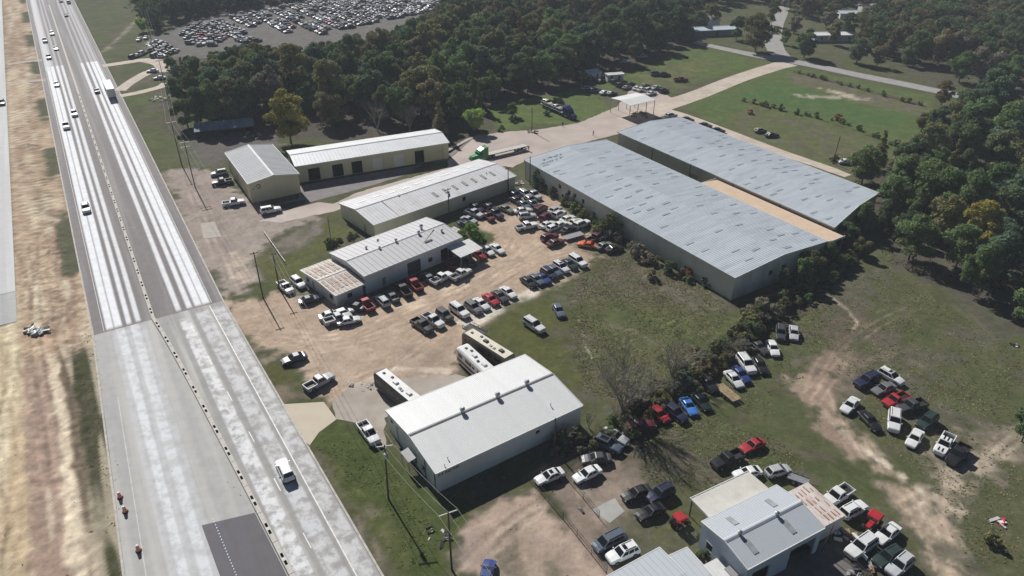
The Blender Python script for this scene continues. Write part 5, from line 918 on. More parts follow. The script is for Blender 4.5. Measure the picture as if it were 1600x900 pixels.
def trailer(name, label, loc, yaw, L, zt, mdeck, kind, axles=(-1.2, 0)):
    t = thing(name, label, 'trailer', (*loc, .015), R(yaw))   # origin under the front kingpin, deck runs to -x
    if kind == 'flat':
        mb = MB(); n = 12
        for i in range(n): y = -1.22+i*2.44/n; mb.box(-L, .8, y+.01, y+2.44/n-.01, zt, zt+.06)
        obj('deck', mb, mdeck, t); mb = MB()
        for y in (-.5, .5): mb.box(-L, .6, y-.08, y+.08, zt-.4, zt)
        for s in (-1.24, 1.24): mb.box(-L, .8, s-.04, s+.04, zt-.15, zt+.08)
        obj('frame', mb, M['dark'], t)
    else:
        mb = MB(); mb.box(-L, .8, -1.27, 1.27, 1.15, 4.05); obj('box', mb, M['white'], t); mb = MB(); mb.box(-L-.03, -L, -1.2, -.02, 1.2, 4.0); mb.box(-L-.03, -L, .02, 1.2, 1.2, 4.0); obj('rear_door', mb, M['offwhite'], t); mb = MB(); mb.box(-L, .6, -.5, .5, .85, 1.15); obj('frame', mb, M['dark'], t)
    wheels(t, [-L+2.0, -L+3.3], 1.0, .5, .4); return t
m_green = mat('green_truck_paint', (.03, .3, .08), .35); m_bluet = mat('blue_truck_paint', (.02, .03, .14), .35)
gp = Vector(G(765, 243, .6)); ga = 33+180
semi('semi_truck', 'bright green semi tractor pulling a flatbed behind the cream building', 765, 243, ga, m_green, .6)
fbt = trailer('flatbed_trailer', 'empty silver flatbed trailer hitched to the green semi', tuple(gp), ga, 12.8, 1.25, M['offwhite'], 'flat')
ra = thing('loading_ramp', 'white ramps propped beside the rear of the flatbed trailer', 'ramp', (*G(806, 240), 0), R(33))
for y in (0, .9): mb = MB(); mb.hexa([(0, y, 0), (4.2, y, .75), (4.2, y+.5, .75), (0, y+.5, 0), (0, y, .1), (4.2, y, .85), (4.2, y+.5, .85), (0, y+.5, .1)]); obj('ramp', mb, M['white'], ra)
bp_ = Vector(G(880, 177, .6)); semi('semi_truck', 'dark blue semi tractor on the grass pulling a car trailer', 880, 177, -56, m_bluet, .6)
ct_ = trailer('car_trailer', 'long car trailer hitched to the dark blue semi', tuple(bp_), -56, 12.0, 1.1, M['grey'], 'flat')
for k, (dx, cl, kd) in enumerate(((-3.6, 'silver', 'sedan'), (-9.0, 'cream', 'suv'))):
    p = bp_+Vector(hd(-56)[:2])*dx; o = car(0, 0, kd, -56, cl, ('silver sedan loaded at the front of the car trailer', 'cream SUV loaded at the rear of the car trailer')[k], None, loc=(p.x, p.y)); o.location.z = 1.2
# white box trailer truck on the highway
q = ST(-172, 10.1); semi('semi_truck', 'white semi tractor hauling the white box trailer on the highway', *proj(q.x, q.y, .6), UP, M['white'], .6)
trailer('box_trailer', 'tall white box trailer on the right carriageway', (q.x, q.y), UP, 12.6, 1.2, None, 'box')
def motorhome(name, label, px, py, yaw, L, body, roofm, side, H=3.4, z=1.7):
    t = thing(name, label, 'motorhome', (*G(px, py, z), .015), R(yaw)); hw = 1.25
    ring = lambda x, w, z0, z1: [(x, -w, z0), (x, -w, z1-.25), (x, -w+.22, z1), (x, w-.22, z1), (x, w, z1-.25), (x, w, z0)]
    mb = MB(); hl = L/2; mb.loft([ring(-hl, hw*.97, .5, H-.1), ring(-hl+.15, hw, .42, H), ring(hl-.8, hw, .42, H), ring(hl-.25, hw*.99, .42, H-.12), ring(hl, hw*.92, .5, H-.55)]); obj('body', mb, body, t)
    mb = MB(); mb.box(-hl+.2, hl-.7, -hw+.2, hw-.2, H, H+.025); obj('roof', mb, roofm, t)
    mb = MB(); mb.quad((hl+.012, -1.02, 1.55), (hl+.012, 1.02, 1.55), (hl-.13, 1.1, H-.45), (hl-.13, -1.1, H-.45)); obj('windshield', mb, M['glass'], t)
    for s in (-1, 1):
        for a, b, z0, z1 in ((hl-2.2, hl-.9, 1.7, 2.5), (-.4, 1.6, 1.8, 2.5), (-hl+1, -hl+2.6, 1.8, 2.5), (-hl+3.4, -hl+4.2, 1.9, 2.4)): mb = MB(); mb.box(a, b, s*hw-.015, s*hw+.015, z0, z1); obj('side_window', mb, M['glass'], t)
        mb = MB(); mb.box(-hl+.4, hl-.5, s*hw-.012, s*hw+.012, .75, 1.35); obj('side_stripe', mb, side, t)
    for x in (-hl+2.1, .4): mb = MB(); mb.hexa([(x-.5, -.38, H), (x+.5, -.38, H), (x+.5, .38, H), (x-.5, .38, H), (x-.35, -.3, H+.3), (x+.4, -.3, H+.3), (x+.4, .3, H+.3), (x-.35, .3, H+.3)]); obj('air_conditioner', mb, roofm if side != M['black'] else M['dark'], t)
    for x, y in ((-hl+3.6, .4), (2.0, -.4), (-1.2, .3), (hl-1.6, 0)): mb = MB(); mb.box(x-.22, x+.22, y-.22, y+.22, H, H+.14); obj('roof_hatch', mb, M['dark'] if x > 0 else M['grey'], t)
    wheels(t, (hl-2.2, -hl+2.8), 1.06, .45, .3); return t
motorhome('motorhome', 'black motorhome with white roof parked left of the repair building', 622, 613, -48+180, 11.0, M['black'], M['white'], M['dark'], 3.4)
motorhome('motorhome', 'white motorhome between the tan coach and the repair building', 744, 570, -55+180, 9.6, M['white'], M['white'], mat('maroon_stripe', (.12, .04, .05), .5), 3.3)
motorhome('motorhome', 'tan-roofed coach with dark sides behind the white motorhome', 762, 548, -46+180, 11.5, mat('coach_bronze', (.1, .085, .07), .4, var=.3, scale=.8), mat('cream_roof', lin((214, 206, 186)), .6), M['black'], 3.5)
def tractor(name, label, px, py, yaw, s=1.0):
    t = thing(name, label, 'tractor', (*G(px, py, .8), .015), R(yaw)); t.scale = (s, s, s)
    mb = MB(); mb.hexa([(.1, -.35, .7), (1.5, -.3, .7), (1.5, .3, .7), (.1, .35, .7), (.1, -.33, 1.2), (1.45, -.27, 1.1), (1.45, .27, 1.1), (.1, .33, 1.2)]); mb.box(-.8, .1, -.3, .3, .6, .85); obj('body', mb, M['red'], t)
    mb = MB(); mb.hexa([(-1.05, -.8, 2.05), (.55, -.8, 2.05), (.55, .8, 2.05), (-1.05, .8, 2.05), (-.95, -.7, 2.17), (.45, -.7, 2.17), (.45, .7, 2.17), (-.95, .7, 2.17)]); obj('canopy', mb, M['red'], t)
    for x, y in ((-.95, -.65), (-.95, .65), (.4, -.6), (.4, .6)): mb = MB(); mb.box(x-.03, x+.03, y-.03, y+.03, .7, 2.05); obj('post', mb, M['black'], t)
    for x, r, y in ((-.6, .62, .75), (1.15, .4, .62)):
        for sg in (-1, 1): mb = MB(); mb.tube([(x, sg*y-.16, r), (x, sg*y+.16, r)], r, 14, 0); mb.tube([(x, sg*y-.17, r), (x, sg*y+.17, r)], r*.5, 8, 1); obj('wheel', mb, [M['tyre'], M['rim']], t)
    mb = MB(); mb.box(-.75, -.25, -.22, .22, .85, .95); mb.box(-.8, -.72, -.22, .22, .95, 1.3); obj('seat', mb, M['black'], t); return t
tractor('tractor', 'small red tractor with red canopy left of the flat white canopy', 1062, 815, 30, .95); tractor('tractor', 'red tractor among the cars by the rusty lean-to', 1363, 817, 220, 1.05)
def utrailer(name, label, px, py, yaw, L, Wd, md, rails=False, z=.6):
    t = thing(name, label, 'trailer', (*G(px, py, z), .015), R(yaw)); n = 7; mb = MB()
    for i in range(n): y = -Wd/2+i*Wd/n; mb.box(-L/2, L/2, y+.01, y+Wd/n-.01, .58, .64)
    obj('deck', mb, md, t); mb = MB(); mb.box(-L/2, L/2, -Wd/2-.05, -Wd/2, .45, .72); mb.box(-L/2, L/2, Wd/2, Wd/2+.05, .45, .72); mb.box(L/2, L/2+1.4, -.05, .05, .45, .55)
    if rails:
        for y in (-Wd/2, Wd/2): mb.box(-L/2, L/2, y-.03, y+.03, 1.25, 1.31); [mb.box(-L/2+i*L/4-.03, -L/2+i*L/4+.03, y-.03, y+.03, .6, 1.25) for i in range(5)]
    obj('frame', mb, M['dark'], t); wheels(t, (-.4, .4), Wd/2+.15, .35, .2); return t
utrailer('utility_trailer', 'grey flat trailer parked in front of the white car cluster', 896, 368, 30, 5.2, 2.2, M['grey']); utrailer('utility_trailer', 'weathered wooden trailer deck in the ditch row', 1137, 613, -62, 4.6, 2.0, mat('weathered_boards', lin((150, 132, 100)), .9, var=.4, scale=2)); utrailer('utility_trailer', 'railed black trailer behind the tan-roofed coach', 742, 516, -40, 4.5, 2.0, M['black'], True); utrailer('boat_trailer', 'bare boat trailer frame by the silver hatchback', 1247, 748, -30, 3.0, 1.4, M['steel']); utrailer('utility_trailer', 'white utility trailer on the concrete near the warehouse front', 932, 226, -35, 5.5, 2.1, M['white'])
utrailer('utility_trailer', 'narrow pale trailer at the yard end of the workshop roof', 715, 360, -45, 4.2, 1.6, M['offwhite'], True)
# ------------------------------------------------------------------ trees
def leaf_cloud(blobs, n, size, seed, flat=.25):
    """leaf-sized faces spread through the outer shell of overlapping clumps -> vertex and face arrays"""
    r = np.random.default_rng(seed); B = np.array(blobs); wts = B[:, 3]**2; idx = r.choice(len(B), n, p=wts/wts.sum())
    d = r.normal(size=(n, 3)); d /= np.linalg.norm(d, axis=1)[:, None]; d[:, 2] = np.where(d[:, 2] < -.35, -d[:, 2]*.6, d[:, 2])
    rad = B[idx, 3]*(r.uniform(.55, 1.06, n)); P = B[idx, :3]+d*rad[:, None]*np.array([1, 1, .85])
    keep = np.ones(n, bool)
    for k in range(len(B)):          # leaves buried well inside another clump are never seen
        q = (P-B[k, :3])/B[k, 3]; keep &= ~((np.linalg.norm(q, axis=1) < .62) & (idx != k))
    P = P[keep]; d = d[keep]; n = len(P)
    nr = d+r.normal(size=(n, 3))*.65; nr[:, 2] += flat; nr /= np.linalg.norm(nr, axis=1)[:, None]
    t = np.cross(nr, r.normal(size=(n, 3))); t /= np.linalg.norm(t, axis=1)[:, None]; b = np.cross(nr, t); s = (size*r.uniform(.6, 1.35, n))[:, None]
    V4 = np.stack([P-t*s, P-b*s*.6, P+t*s, P+b*s*.6], 1).reshape(-1, 3); return V4
def leaf_cloud_fast(B, n, size):
    r = RNG; idx = r.integers(0, len(B), n); d = r.normal(size=(n, 3)); d /= np.linalg.norm(d, axis=1)[:, None]; d[:, 2] = np.abs(d[:, 2]); P = B[idx, :3]+d*B[idx, 3][:, None]
    nr = d+r.normal(size=(n, 3))*.6; nr /= np.linalg.norm(nr, axis=1)[:, None]; t = np.cross(nr, r.normal(size=(n, 3))); t /= np.linalg.norm(t, axis=1)[:, None]; b = np.cross(nr, t); s = (size*r.uniform(.6, 1.35, n))[:, None]
    return np.stack([P-t*s, P-b*s*.6, P+t*s, P+b*s*.6], 1).reshape(-1, 3)
def leaf_mesh(name, V4, m):
    me = bpy.data.meshes.new(name); n = len(V4)//4; me.vertices.add(n*4); me.vertices.foreach_set('co', V4.astype(np.float32).ravel()); me.loops.add(n*4); me.loops.foreach_set('vertex_index', np.arange(n*4, dtype=np.int32)); me.polygons.add(n); me.polygons.foreach_set('loop_start', np.arange(0, n*4, 4, dtype=np.int32)); me.polygons.foreach_set('loop_total', np.full(n, 4, np.int32)); me.update(calc_edges=True); me.materials.append(m); return me
def crown_variant(seed, H, Rr, base, n, size, kind='round'):
    r = random.Random(seed); bl = []
    for i in range(34 if kind != 'shrub' else 16):
        if kind == 'cone':
            z = base+(H-base)*r.random()**.9; k = max(.12, 1-(z-base)/(H-base)); a = r.uniform(0, 6.28); q = Rr*k*r.uniform(.2, .75); bl.append((q*math.cos(a), q*math.sin(a), z, Rr*.32*k+.5))
        else:
            a = r.uniform(0, 6.28); u = r.random()**.5; zz = r.uniform(-1, 1); f = math.sqrt(max(0, 1-zz*zz)); q = Rr*.8*u*f; c = (H+base)/2; h = (H-base)/2
            bl.append((q*math.cos(a), q*math.sin(a), c+h*.82*zz, Rr*r.uniform(.18, .4)*(1 if zz < .5 else .85)))
    return leaf_mesh('crown', leaf_cloud(bl, n, size, seed), M['leaf']), bl
def trunk_mesh(seed, H, r0, bl, bark):
    r = random.Random(seed); mb = MB(); top = Vector((r.uniform(-.4, .4), r.uniform(-.4, .4), H*.8)); mid = top*.5+Vector((r.uniform(-.3, .3), r.uniform(-.3, .3), 0)); mb.tube([(0, 0, -.3), (0, 0, H*.12), mid, top], [r0*1.3, r0, r0*.7, r0*.25], 7)
    for b in r.sample(bl, min(9, len(bl))):
        z0 = max(H*.18, min(b[2]*.65, H*.7)); p0 = mid.lerp(top, max(0, (z0-mid.z)/(top.z-mid.z))) if z0 > mid.z else Vector((0, 0, 0)).lerp(mid, z0/mid.z); mb.tube([p0, p0.lerp(Vector(b[:3]), .5)+Vector((0, 0, -.3)), b[:3]], [r0*.4, r0*.28, r0*.1], 5, caps=False)
    return mb.mesh('trunk', bark)
TV = []
for i in range(9):
    H = [15, 16, 13.5, 15, 14.5, 17, 12.5, 15.5, 16][i]; Rr = [6.0, 6.6, 5.8, 6.9, 5.6, 6.2, 6.0, 5.4, 6.8][i]; c, bl = crown_variant(100+i, H, Rr, H*.08, 8500, .38); TV.append((c, trunk_mesh(i, H, .24, bl, M['bark']), H, Rr))
PV = []
for i in range(3): H = 17+i; c, bl = crown_variant(200+i, H, 4.6, H*.15, 6000, .34, 'cone'); PV.append((c, trunk_mesh(50+i, H, .22, bl, M['bark']), H, 4.6))
SV = []
for i in range(4): c, bl = crown_variant(300+i, 2.2, 1.5, -.1, 1700, .15, 'shrub'); SV.append((c, trunk_mesh(70+i, 1.6, .06, bl, M['bark']), 2.4, 1.5))
LK = 1.8
LC = {'dark': (.075, .1, .05), 'green': (.095, .13, .055), 'olive': (.13, .13, .06), 'brown': (.15, .125, .07), 'rust': (.22, .1, .045), 'yellow': (.21, .185, .055), 'lime': (.2, .28, .07), 'bright': (.16, .23, .06), 'grey': (.17, .155, .12), 'blue': (.08, .112, .07)}
def tree(name, label, x, y, var, sc, colr, group=None, cat='tree', z=0.0):
    c, tk, H, Rr = var; t = thing(name, label, cat, (x, y, z), random.uniform(0, 6.28), group); t.scale = (sc*random.uniform(.85, 1.12), sc*random.uniform(.85, 1.12), sc*random.uniform(.88, 1.16))
    o = link('crown', c, t); j = random.uniform(.82, 1.2); k = LC[colr]; o.color = (k[0]*j*LK*random.uniform(.92, 1.08), k[1]*j*LK, k[2]*j*LK, 1); link('trunk', tk, t); return t
UG = []; FARW = []
def wood(poly_px, spacing, mix, gname, where, hmin, hmax, skyline=None, extra=None, maxn=400, avoid=(), seed=1, zones=('left', 'middle', 'right'), zx=(0, 1600)):
    P = [G(*p) for p in poly_px]; r = random.Random(seed); x0, x1 = min(p[0] for p in P), max(p[0] for p in P); y0, y1 = min(p[1] for p in P), max(p[1] for p in P); pts = []
    iy = 0; y = y0
    while y < y1:
        x = x0+(spacing/2 if iy % 2 else 0)
        while x < x1: pts.append((x+r.uniform(-.36, .36)*spacing, y+r.uniform(-.36, .36)*spacing)); x += spacing
        y += spacing*.87; iy += 1
    A = np.array(pts); sd = poly_sd(A[:, 0], A[:, 1], P); n = 0
    for (x, y), s in zip(pts, sd):
        if s < 0 or n >= maxn: continue
        sx, sy = proj(x, y, 0)
        if sx < -60 or sx > 1665 or sy < -14: continue
        if any((x-ax)**2+(y-ay)**2 < ar*ar for ax, ay, ar in avoid): continue
        var = r.choice(TV) if r.random() > .12 else r.choice(PV); h = r.uniform(hmin, hmax)*(1 if s > 5 else .84)
        if skyline is not None:
            for _ in range(6):
                u, v = proj(x, y, h)
                if v < np.interp(u, skyline[0], skyline[1]): h *= .88
                else: break
            if h < 5.5: continue
        cl = r.choice(mix); nm = 'pine_tree' if var in PV else 'broadleaf_tree'
        word = {'dark': 'dark green', 'green': 'green', 'olive': 'olive green', 'brown': 'brownish autumn', 'rust': 'rust coloured', 'yellow': 'yellowing', 'grey': 'greyish half-bare', 'blue': 'bluish green', 'bright': 'bright green'}[cl]
        UG.append((x, y))
        if math.hypot(x, y) > 365: FARW.append((x, y, h, cl)); continue
        dep = 'front edge' if s < 7 and sy > 60 else ('back edge' if s < 7 else 'inner part'); hw_ = 'tall ' if h > hmin+(hmax-hmin)*.66 else ('low ' if h < hmin+(hmax-hmin)*.3 else '')
        tree(nm, '%s%s %s, %s %s of %s' % (hw_, word, 'pine' if var in PV else 'tree', zones[min(len(zones)-1, int(len(zones)*max(0, min(.999, (sx-zx[0])/(zx[1]-zx[0])))))], dep, where), x, y, var, h/var[2], cl, gname); n += 1
    return n
sky_m = ([200, 250, 300, 340, 400, 440, 470, 520, 570, 620, 660, 690, 702, 1600], [95, 90, 86, 74, 66, 70, 74, 62, 49, 41, 24, 10, -300, -300])
tree_n = 0
mixM = ['dark']*5+['green']*7+['olive']*6+['brown']*2+['grey']*1+['blue']*4
tree_n += wood([(262,168),(296,186),(400,186),(430,206),(462,196),(560,204),(690,200),(722,206),(752,192),(790,158),(905,132),(960,108),(1056,76),(1075,50),(1050,5),(1000,-60),(700,-60),(690,20),(650,60),(540,88),(400,98),(262,118)], 9.8, mixM, 'trees of the middle woods', 'the woods behind the tan buildings', 9, 18, sky_m, maxn=400, seed=4, zones=('leftmost', 'left', 'middle', 'right', 'rightmost'), zx=(262, 1060))
mixR = ['dark']*5+['green']*8+['olive']*4+['blue']*3
tree_n += wood([(1338,286),(1356,345),(1402,398),(1480,442),(1600,515),(1760,620),(1800,420),(1760,230),(1600,200),(1490,178),(1440,212),(1395,246)], 8.8, mixR, 'trees of the right-hand woods', 'the woods right of the warehouses', 9, 16.5, seed=8, maxn=200, zx=(1338, 1640))
mixT = ['dark']*5+['olive']*4+['green']*4+['brown', 'grey', 'blue']
av = [(*G(1480,116), 9), (*G(1580,80), 9), (*G(1265,58), 10), (*G(1335,18), 14)]
tree_n += wood([(1338,82),(1400,98),(1458,122),(1560,140),(1720,170),(1720,-70),(1390,-70),(1372,25)], 9.5, mixT, 'trees beyond the asphalt road', 'the grove beyond the asphalt road', 11, 15, avoid=av, seed=12, maxn=120, zx=(1338, 1640))
tree_n += wood([(236,52),(300,30),(420,8),(560,-14),(700,-34),(700,-110),(190,-110),(222,26)], 9.5, ['dark']*6+['blue']*2+['olive'], 'trees behind the salvage yard', 'the dark wood behind the salvage yard', 11, 14, seed=15, maxn=90, zx=(200, 600))
tree_n += wood([(1040,58),(1062,50),(1085,36),(1110,14),(1200,4),(1260,30),(1300,36),(1380,40),(1380,-40),(1030,-40),(1040,10)], 10.5, mixT, 'trees round the far houses', 'the far trees round the houses at the top', 10, 14, avoid=[(*G(1126,36), 13), (*G(1222,20), 8), (*G(1340,24), 15), (*G(1285,62), 12), (*G(1320,26), 12)], seed=19, maxn=60, zx=(1030, 1380))
print('trees', tree_n)
LITE = {}; fv = {}
for x, y, h, cl in FARW:
    k = int(abs(x*7+y*3)) % 5; H0, R0 = TV[k][2], TV[k][3]
    if k not in LITE: r_ = random.Random(900+k); LITE[k] = leaf_cloud([(R0*.78*math.sqrt(r_.random())*math.cos(a_), R0*.78*math.sqrt(r_.random())*math.sin(a_), H0*r_.uniform(.2, .92), R0*r_.uniform(.2, .36)) for a_ in [r_.uniform(0, 6.28) for _ in range(34)]], 2600, .5, 900+k)
    fv.setdefault({'dark': 0, 'blue': 0, 'green': 1, 'olive': 2}.get(cl, 3), []).append(LITE[k]*np.array([1, 1, .85+.3*((x*13+y*7) % 1)])*(h/H0)+np.array([x, y, 0]))
for k_, f_ in fv.items():
    o = link('far_wood', leaf_mesh('far_wood', np.concatenate(f_), M['leaf'])); o.color = ((.12, .165, .09, 1), (.155, .2, .095, 1), (.2, .2, .1, 1), (.23, .19, .115, 1))[k_]; o['kind'] = 'stuff'; o['label'] = ('dark green', 'green', 'olive green', 'brownish')[k_]+' crowns of the far-off woodland along the top of the view'; o['category'] = 'woodland'
ug = np.array(UG); k_ = RNG.integers(0, len(ug), 5200); cc = np.zeros((5200, 4)); cc[:, :2] = ug[k_]+RNG.normal(size=(5200, 2))*3.2; cc[:, 2] = RNG.uniform(.3, 1.5, 5200); cc[:, 3] = RNG.uniform(.5, 1.3, 5200)
o = link('undergrowth', leaf_mesh('undergrowth', leaf_cloud_fast(cc, 90000, .3), M['leaf'])); o.color = (.09, .095, .05, 1); o['kind'] = 'stuff'; o['label'] = 'tangled undergrowth on the floor of the woods'; o['category'] = 'undergrowth'
def single(px, py, h, var, colr, name, label, cat='tree', group=None, z=0):
    p = G(px, py); return tree(name, label, p[0], p[1], var, h/var[2], colr, group, cat, z)
for px, py, h, v, cl, nm, lab in (
 (316,199,13,TV[5],'dark','broadleaf_tree','dark tree behind the left end of the pole shed'), (338,197,14,TV[8],'green','broadleaf_tree','tall green tree behind the middle of the pole shed'), (366,193,14,TV[1],'olive','broadleaf_tree','tall olive tree behind the right half of the pole shed'), (390,190,13,TV[3],'dark','broadleaf_tree','dark tree behind the right end of the pole shed'), (294,200,11,TV[4],'green','broadleaf_tree','green tree off the left end of the pole shed'),
 (1108,42,12,TV[2],'olive','broadleaf_tree','olive tree beside the far white house'), (1150,62,10,TV[4],'dark','broadleaf_tree','dark tree at the road bend before the far white house'), (1205,40,11,TV[5],'olive','broadleaf_tree','tall tree beside the far road at the top'), (1240,52,9,TV[0],'grey','broadleaf_tree','greyish tree behind the round green tree'), (1300,70,10,TV[7],'brown','broadleaf_tree','brown tree in front of the far mobile home'), (1322,60,12,TV[1],'dark','broadleaf_tree','dark tree right of the far mobile home'), (1345,50,12,TV[3],'olive','broadleaf_tree','olive tree below the far trailers'), (1290,44,9,TV[2],'grey','broadleaf_tree','pale half-bare tree behind the far mobile home'), (1225,70,7,TV[4],'green','broadleaf_tree','small green tree left of the round green tree'),
 (455,224,15.5,TV[0],'yellow','broadleaf_tree','yellow-green tree standing in front of the woods beside the tan garage'), (688,214,13,PV[0],'brown','broadleaf_tree','brown autumn tree behind the end of the tan garage roof'), (742,206,8.5,TV[2],'lime','broadleaf_tree','bright green rounded tree at the wood edge by the gravel lot'),
 (800,182,5.5,TV[4],'green','broadleaf_tree','green bushy tree on the lawn edge near the blue semi'), (1515,405,12.5,TV[1],'yellow','broadleaf_tree','orange-yellow tree at the edge of the right-hand woods'), (1180,80,17,TV[3],'olive','broadleaf_tree','big spreading tree in front of the far house by the junction'), (1256,90,12.5,TV[6],'green','broadleaf_tree','round green tree beside the far mobile home'), (1338,99,11,TV[6],'dark','broadleaf_tree','dark round tree on the lawn beyond the asphalt road'), (1370,104,9.5,TV[7],'brown','broadleaf_tree','brown-green tree at the near edge of the far grove'), (1068,62,12,TV[0],'dark','broadleaf_tree','dark tree left of the pale blue-roofed far home'), (1092,50,11,TV[5],'green','broadleaf_tree','green tree right behind the pale blue-roofed far home'),
 (224,50,7.5,TV[2],'lime','broadleaf_tree','bright green small tree above the roadside lot'), (912,132,5,TV[4],'olive','broadleaf_tree','small olive tree beside the small pale blue shed'), (1250,445,6,TV[4],'green','broadleaf_tree','green sapling at the foot of the near warehouse end wall'), (1232,420,5,TV[6],'dark','broadleaf_tree','dark bushy tree in the shadow of the near warehouse end'), (1345,400,5,TV[2],'olive','broadleaf_tree','low olive tree at the corner of the right-hand woods'), (1310,420,4,TV[4],'olive','broadleaf_tree','scrubby tree at the upper end of the ditch'), (1262,432,6.5,TV[0],'olive','broadleaf_tree','olive tree in the ditch corner at the end of the near warehouse'), (1285,412,6,TV[2],'green','broadleaf_tree','green tree in the gap behind the near warehouse end'), (1222,452,4.5,TV[7],'green','broadleaf_tree','young green tree in front of the near warehouse end wall'), (1320,385,7,TV[4],'dark','broadleaf_tree','dark tree below the end of the farther warehouse'), (1345,365,8,TV[1],'green','broadleaf_tree','green tree against the end wall of the farther warehouse'), (1596,690,7,TV[5],'green','broadleaf_tree','green tree at the right edge of the field'), (1470,165,8,TV[1],'brown','broadleaf_tree','reddish brown tree where the asphalt road meets the woods'), (1440,205,6,TV[2],'olive','broadleaf_tree','olive tree at the end of the green field strip')):
    single(px, py, h, v, cl, nm, lab)
# bare trees by the ditch
def bare_mesh(seed, H, r0, nlev, spread, splits):
    r = random.Random(seed); mb = MB(); tw = MB()
    def grow(p, d, ln, rad, lev):
        q = p+d*ln; m = p.lerp(q, .5)+Vector((r.uniform(-1, 1), r.uniform(-1, 1), r.uniform(-1, 1)))*ln*.06; tgt = mb if lev < 2 else tw
        tgt.tube([p, m, q], [rad, rad*.8, rad*.6], 5 if lev < 2 else 3, caps=False)
        if lev >= nlev: return
        for i in range(splits[min(lev, len(splits)-1)]):
            nd = (d+Vector((r.gauss(0, spread), r.gauss(0, spread), r.uniform(-.05, .4)))).normalized(); grow(p.lerp(q, r.uniform(.45, 1)), nd, ln*r.uniform(.55, .8), max(rad*.54, .014), lev+1)
    for i in range(splits[0]+2):
        a = i*6.28/(splits[0]+2)+r.uniform(-.3, .3); grow(Vector((0, 0, H*.08)), Vector((math.cos(a)*.36, math.sin(a)*.36, 1)).normalized(), H*.36, r0*.55, 1)
    mb.tube([(0, 0, -.4), (0, 0, H*.12)], [r0*1.2, r0*.9], 8); return mb.mesh('trunk', M['palebark']), tw.mesh('twigs', M['palebark'])
def bare(px, py, H, seed, label, lev=5, r0=.3):
    a, b = bare_mesh(seed, H, r0, lev, .42, [4, 4, 3, 3, 3]); t = thing('bare_tree', label, 'tree', (*G(px, py), -.3)); link('trunk', a, t); o = link('branches', b, t); return t
bare(973, 650, 13.5, 3, 'large many-stemmed bare tree at the ditch near the repair building', 6, .36); bare(1050, 592, 9.5, 9, 'smaller bare tree at the ditch behind the black sedan', 5, .24); bare(1000, 636, 6.5, 12, 'thin bare sapling between the two bare trees', 4, .16); bare(1592, 300, 9, 14, 'pale bare snag in the right-hand woods', 4, .2); bare(640, 205, 12, 17, 'pale bare trunk standing inside the middle woods', 4, .22); bare(590, 205, 12.5, 18, 'second pale bare trunk inside the middle woods', 4, .22)
sb_a, sb_b = bare_mesh(41, 3.4, .07, 4, .45, [3, 3, 3, 2]); rq = random.Random(77)
for k in range(16):
    u = k/15; p = Vector(G(1150, 545)).lerp(Vector(G(890, 690)), u)+Vector((rq.gauss(0, 1.5), rq.gauss(0, 1.5))); t = thing('bare_shrub', 'leafless grey brush stem in the ditch, %s from its upper end' % (NTH+['thirteenth', 'fourteenth', 'fifteenth', 'last'])[k], 'shrub', (p.x, p.y, -.3), rq.uniform(0, 6), 'leafless brush in the ditch'); t.scale = (rq.uniform(.8, 1.4),)*3; link('trunk', sb_a, t); link('branches', sb_b, t)
# shrubs: ditch hedge, warehouse wall, field fence line
def shrubs(pts, n, jit, smin, smax, cols, label, group, seed, zz=-.2):
    r = random.Random(seed); P = [Vector(G(*p)) for p in pts]; Ls = [(P[i+1]-P[i]).length for i in range(len(P)-1)]; tot = sum(Ls)
    for k in range(n):
        u = (k+r.random())/n*tot; i = 0
        while u > Ls[i] and i < len(Ls)-1: u -= Ls[i]; i += 1
        p = P[i].lerp(P[i+1], u/Ls[i]); cl_ = r.choice(cols); sz_ = r.uniform(smin, smax); q_ = (sz_-smin)/(smax-smin); tree('shrub', '%s %s %s' % ('small' if q_ < .33 else 'medium' if q_ < .66 else 'large', {'dark': 'dark green', 'grey': 'greyish', 'olive': 'olive', 'brown': 'brown', 'green': 'green'}[cl_], label), p.x+r.gauss(0, jit), p.y+r.gauss(0, jit), r.choice(SV), sz_, cl_, group, 'shrub', zz)
shrubs([(1312,402),(1250,448),(1196,492),(1140,542)], 64, 1.3, .7, 1.6, ['olive', 'olive', 'grey', 'green'], 'bush in the ditch hedge above the white SUV', 'ditch hedge, upper part', 1)
shrubs([(1140,542),(1092,578),(1046,612),(990,652)], 56, 1.5, .5, 1.3, ['grey', 'grey', 'brown', 'olive', 'green'], 'bush in the ditch hedge round the bare trees', 'ditch hedge, middle part', 2)
shrubs([(1000,655),(960,680),(900,700),(868,702)], 22, 1.1, .45, 1.0, ['olive', 'grey', 'green'], 'bush at the lower end of the ditch by the repair building', 'ditch hedge, lower part', 3)
shrubs([(838,292),(870,308),(920,345),(960,375),(1010,405),(1060,430),(1110,450)], 34, .5, .6, 1.5, ['dark', 'green', 'olive', 'grey'], 'bush growing along the front wall of the near warehouse', 'bushes along the warehouse wall', 4)
shrubs([(1155,155),(1215,172),(1310,190),(1420,235)], 20, .5, .4, .9, ['olive', 'brown', 'dark'], 'bush on the fence line across the green field', 'field fence-line bushes', 5, 0)
shrubs([(1240,112),(1330,136),(1440,165)], 16, .5, .35, .8, ['olive', 'brown', 'dark'], 'bush on the fence line near the asphalt road', 'road fence-line bushes', 6, 0)
shrubs([(505,388),(525,380),(560,370)], 9, .6, .4, .8, ['green', 'dark', 'olive'], 'bush at the corner of the long cream building', 'bushes by the cream building', 7, 0)
shrubs([(1130,870),(1108,872),(1090,850)], 7, .5, .3, .6, ['green', 'dark'], 'weed clump at the west wall of the blue workshop', 'weeds by the blue workshop', 8, 0)
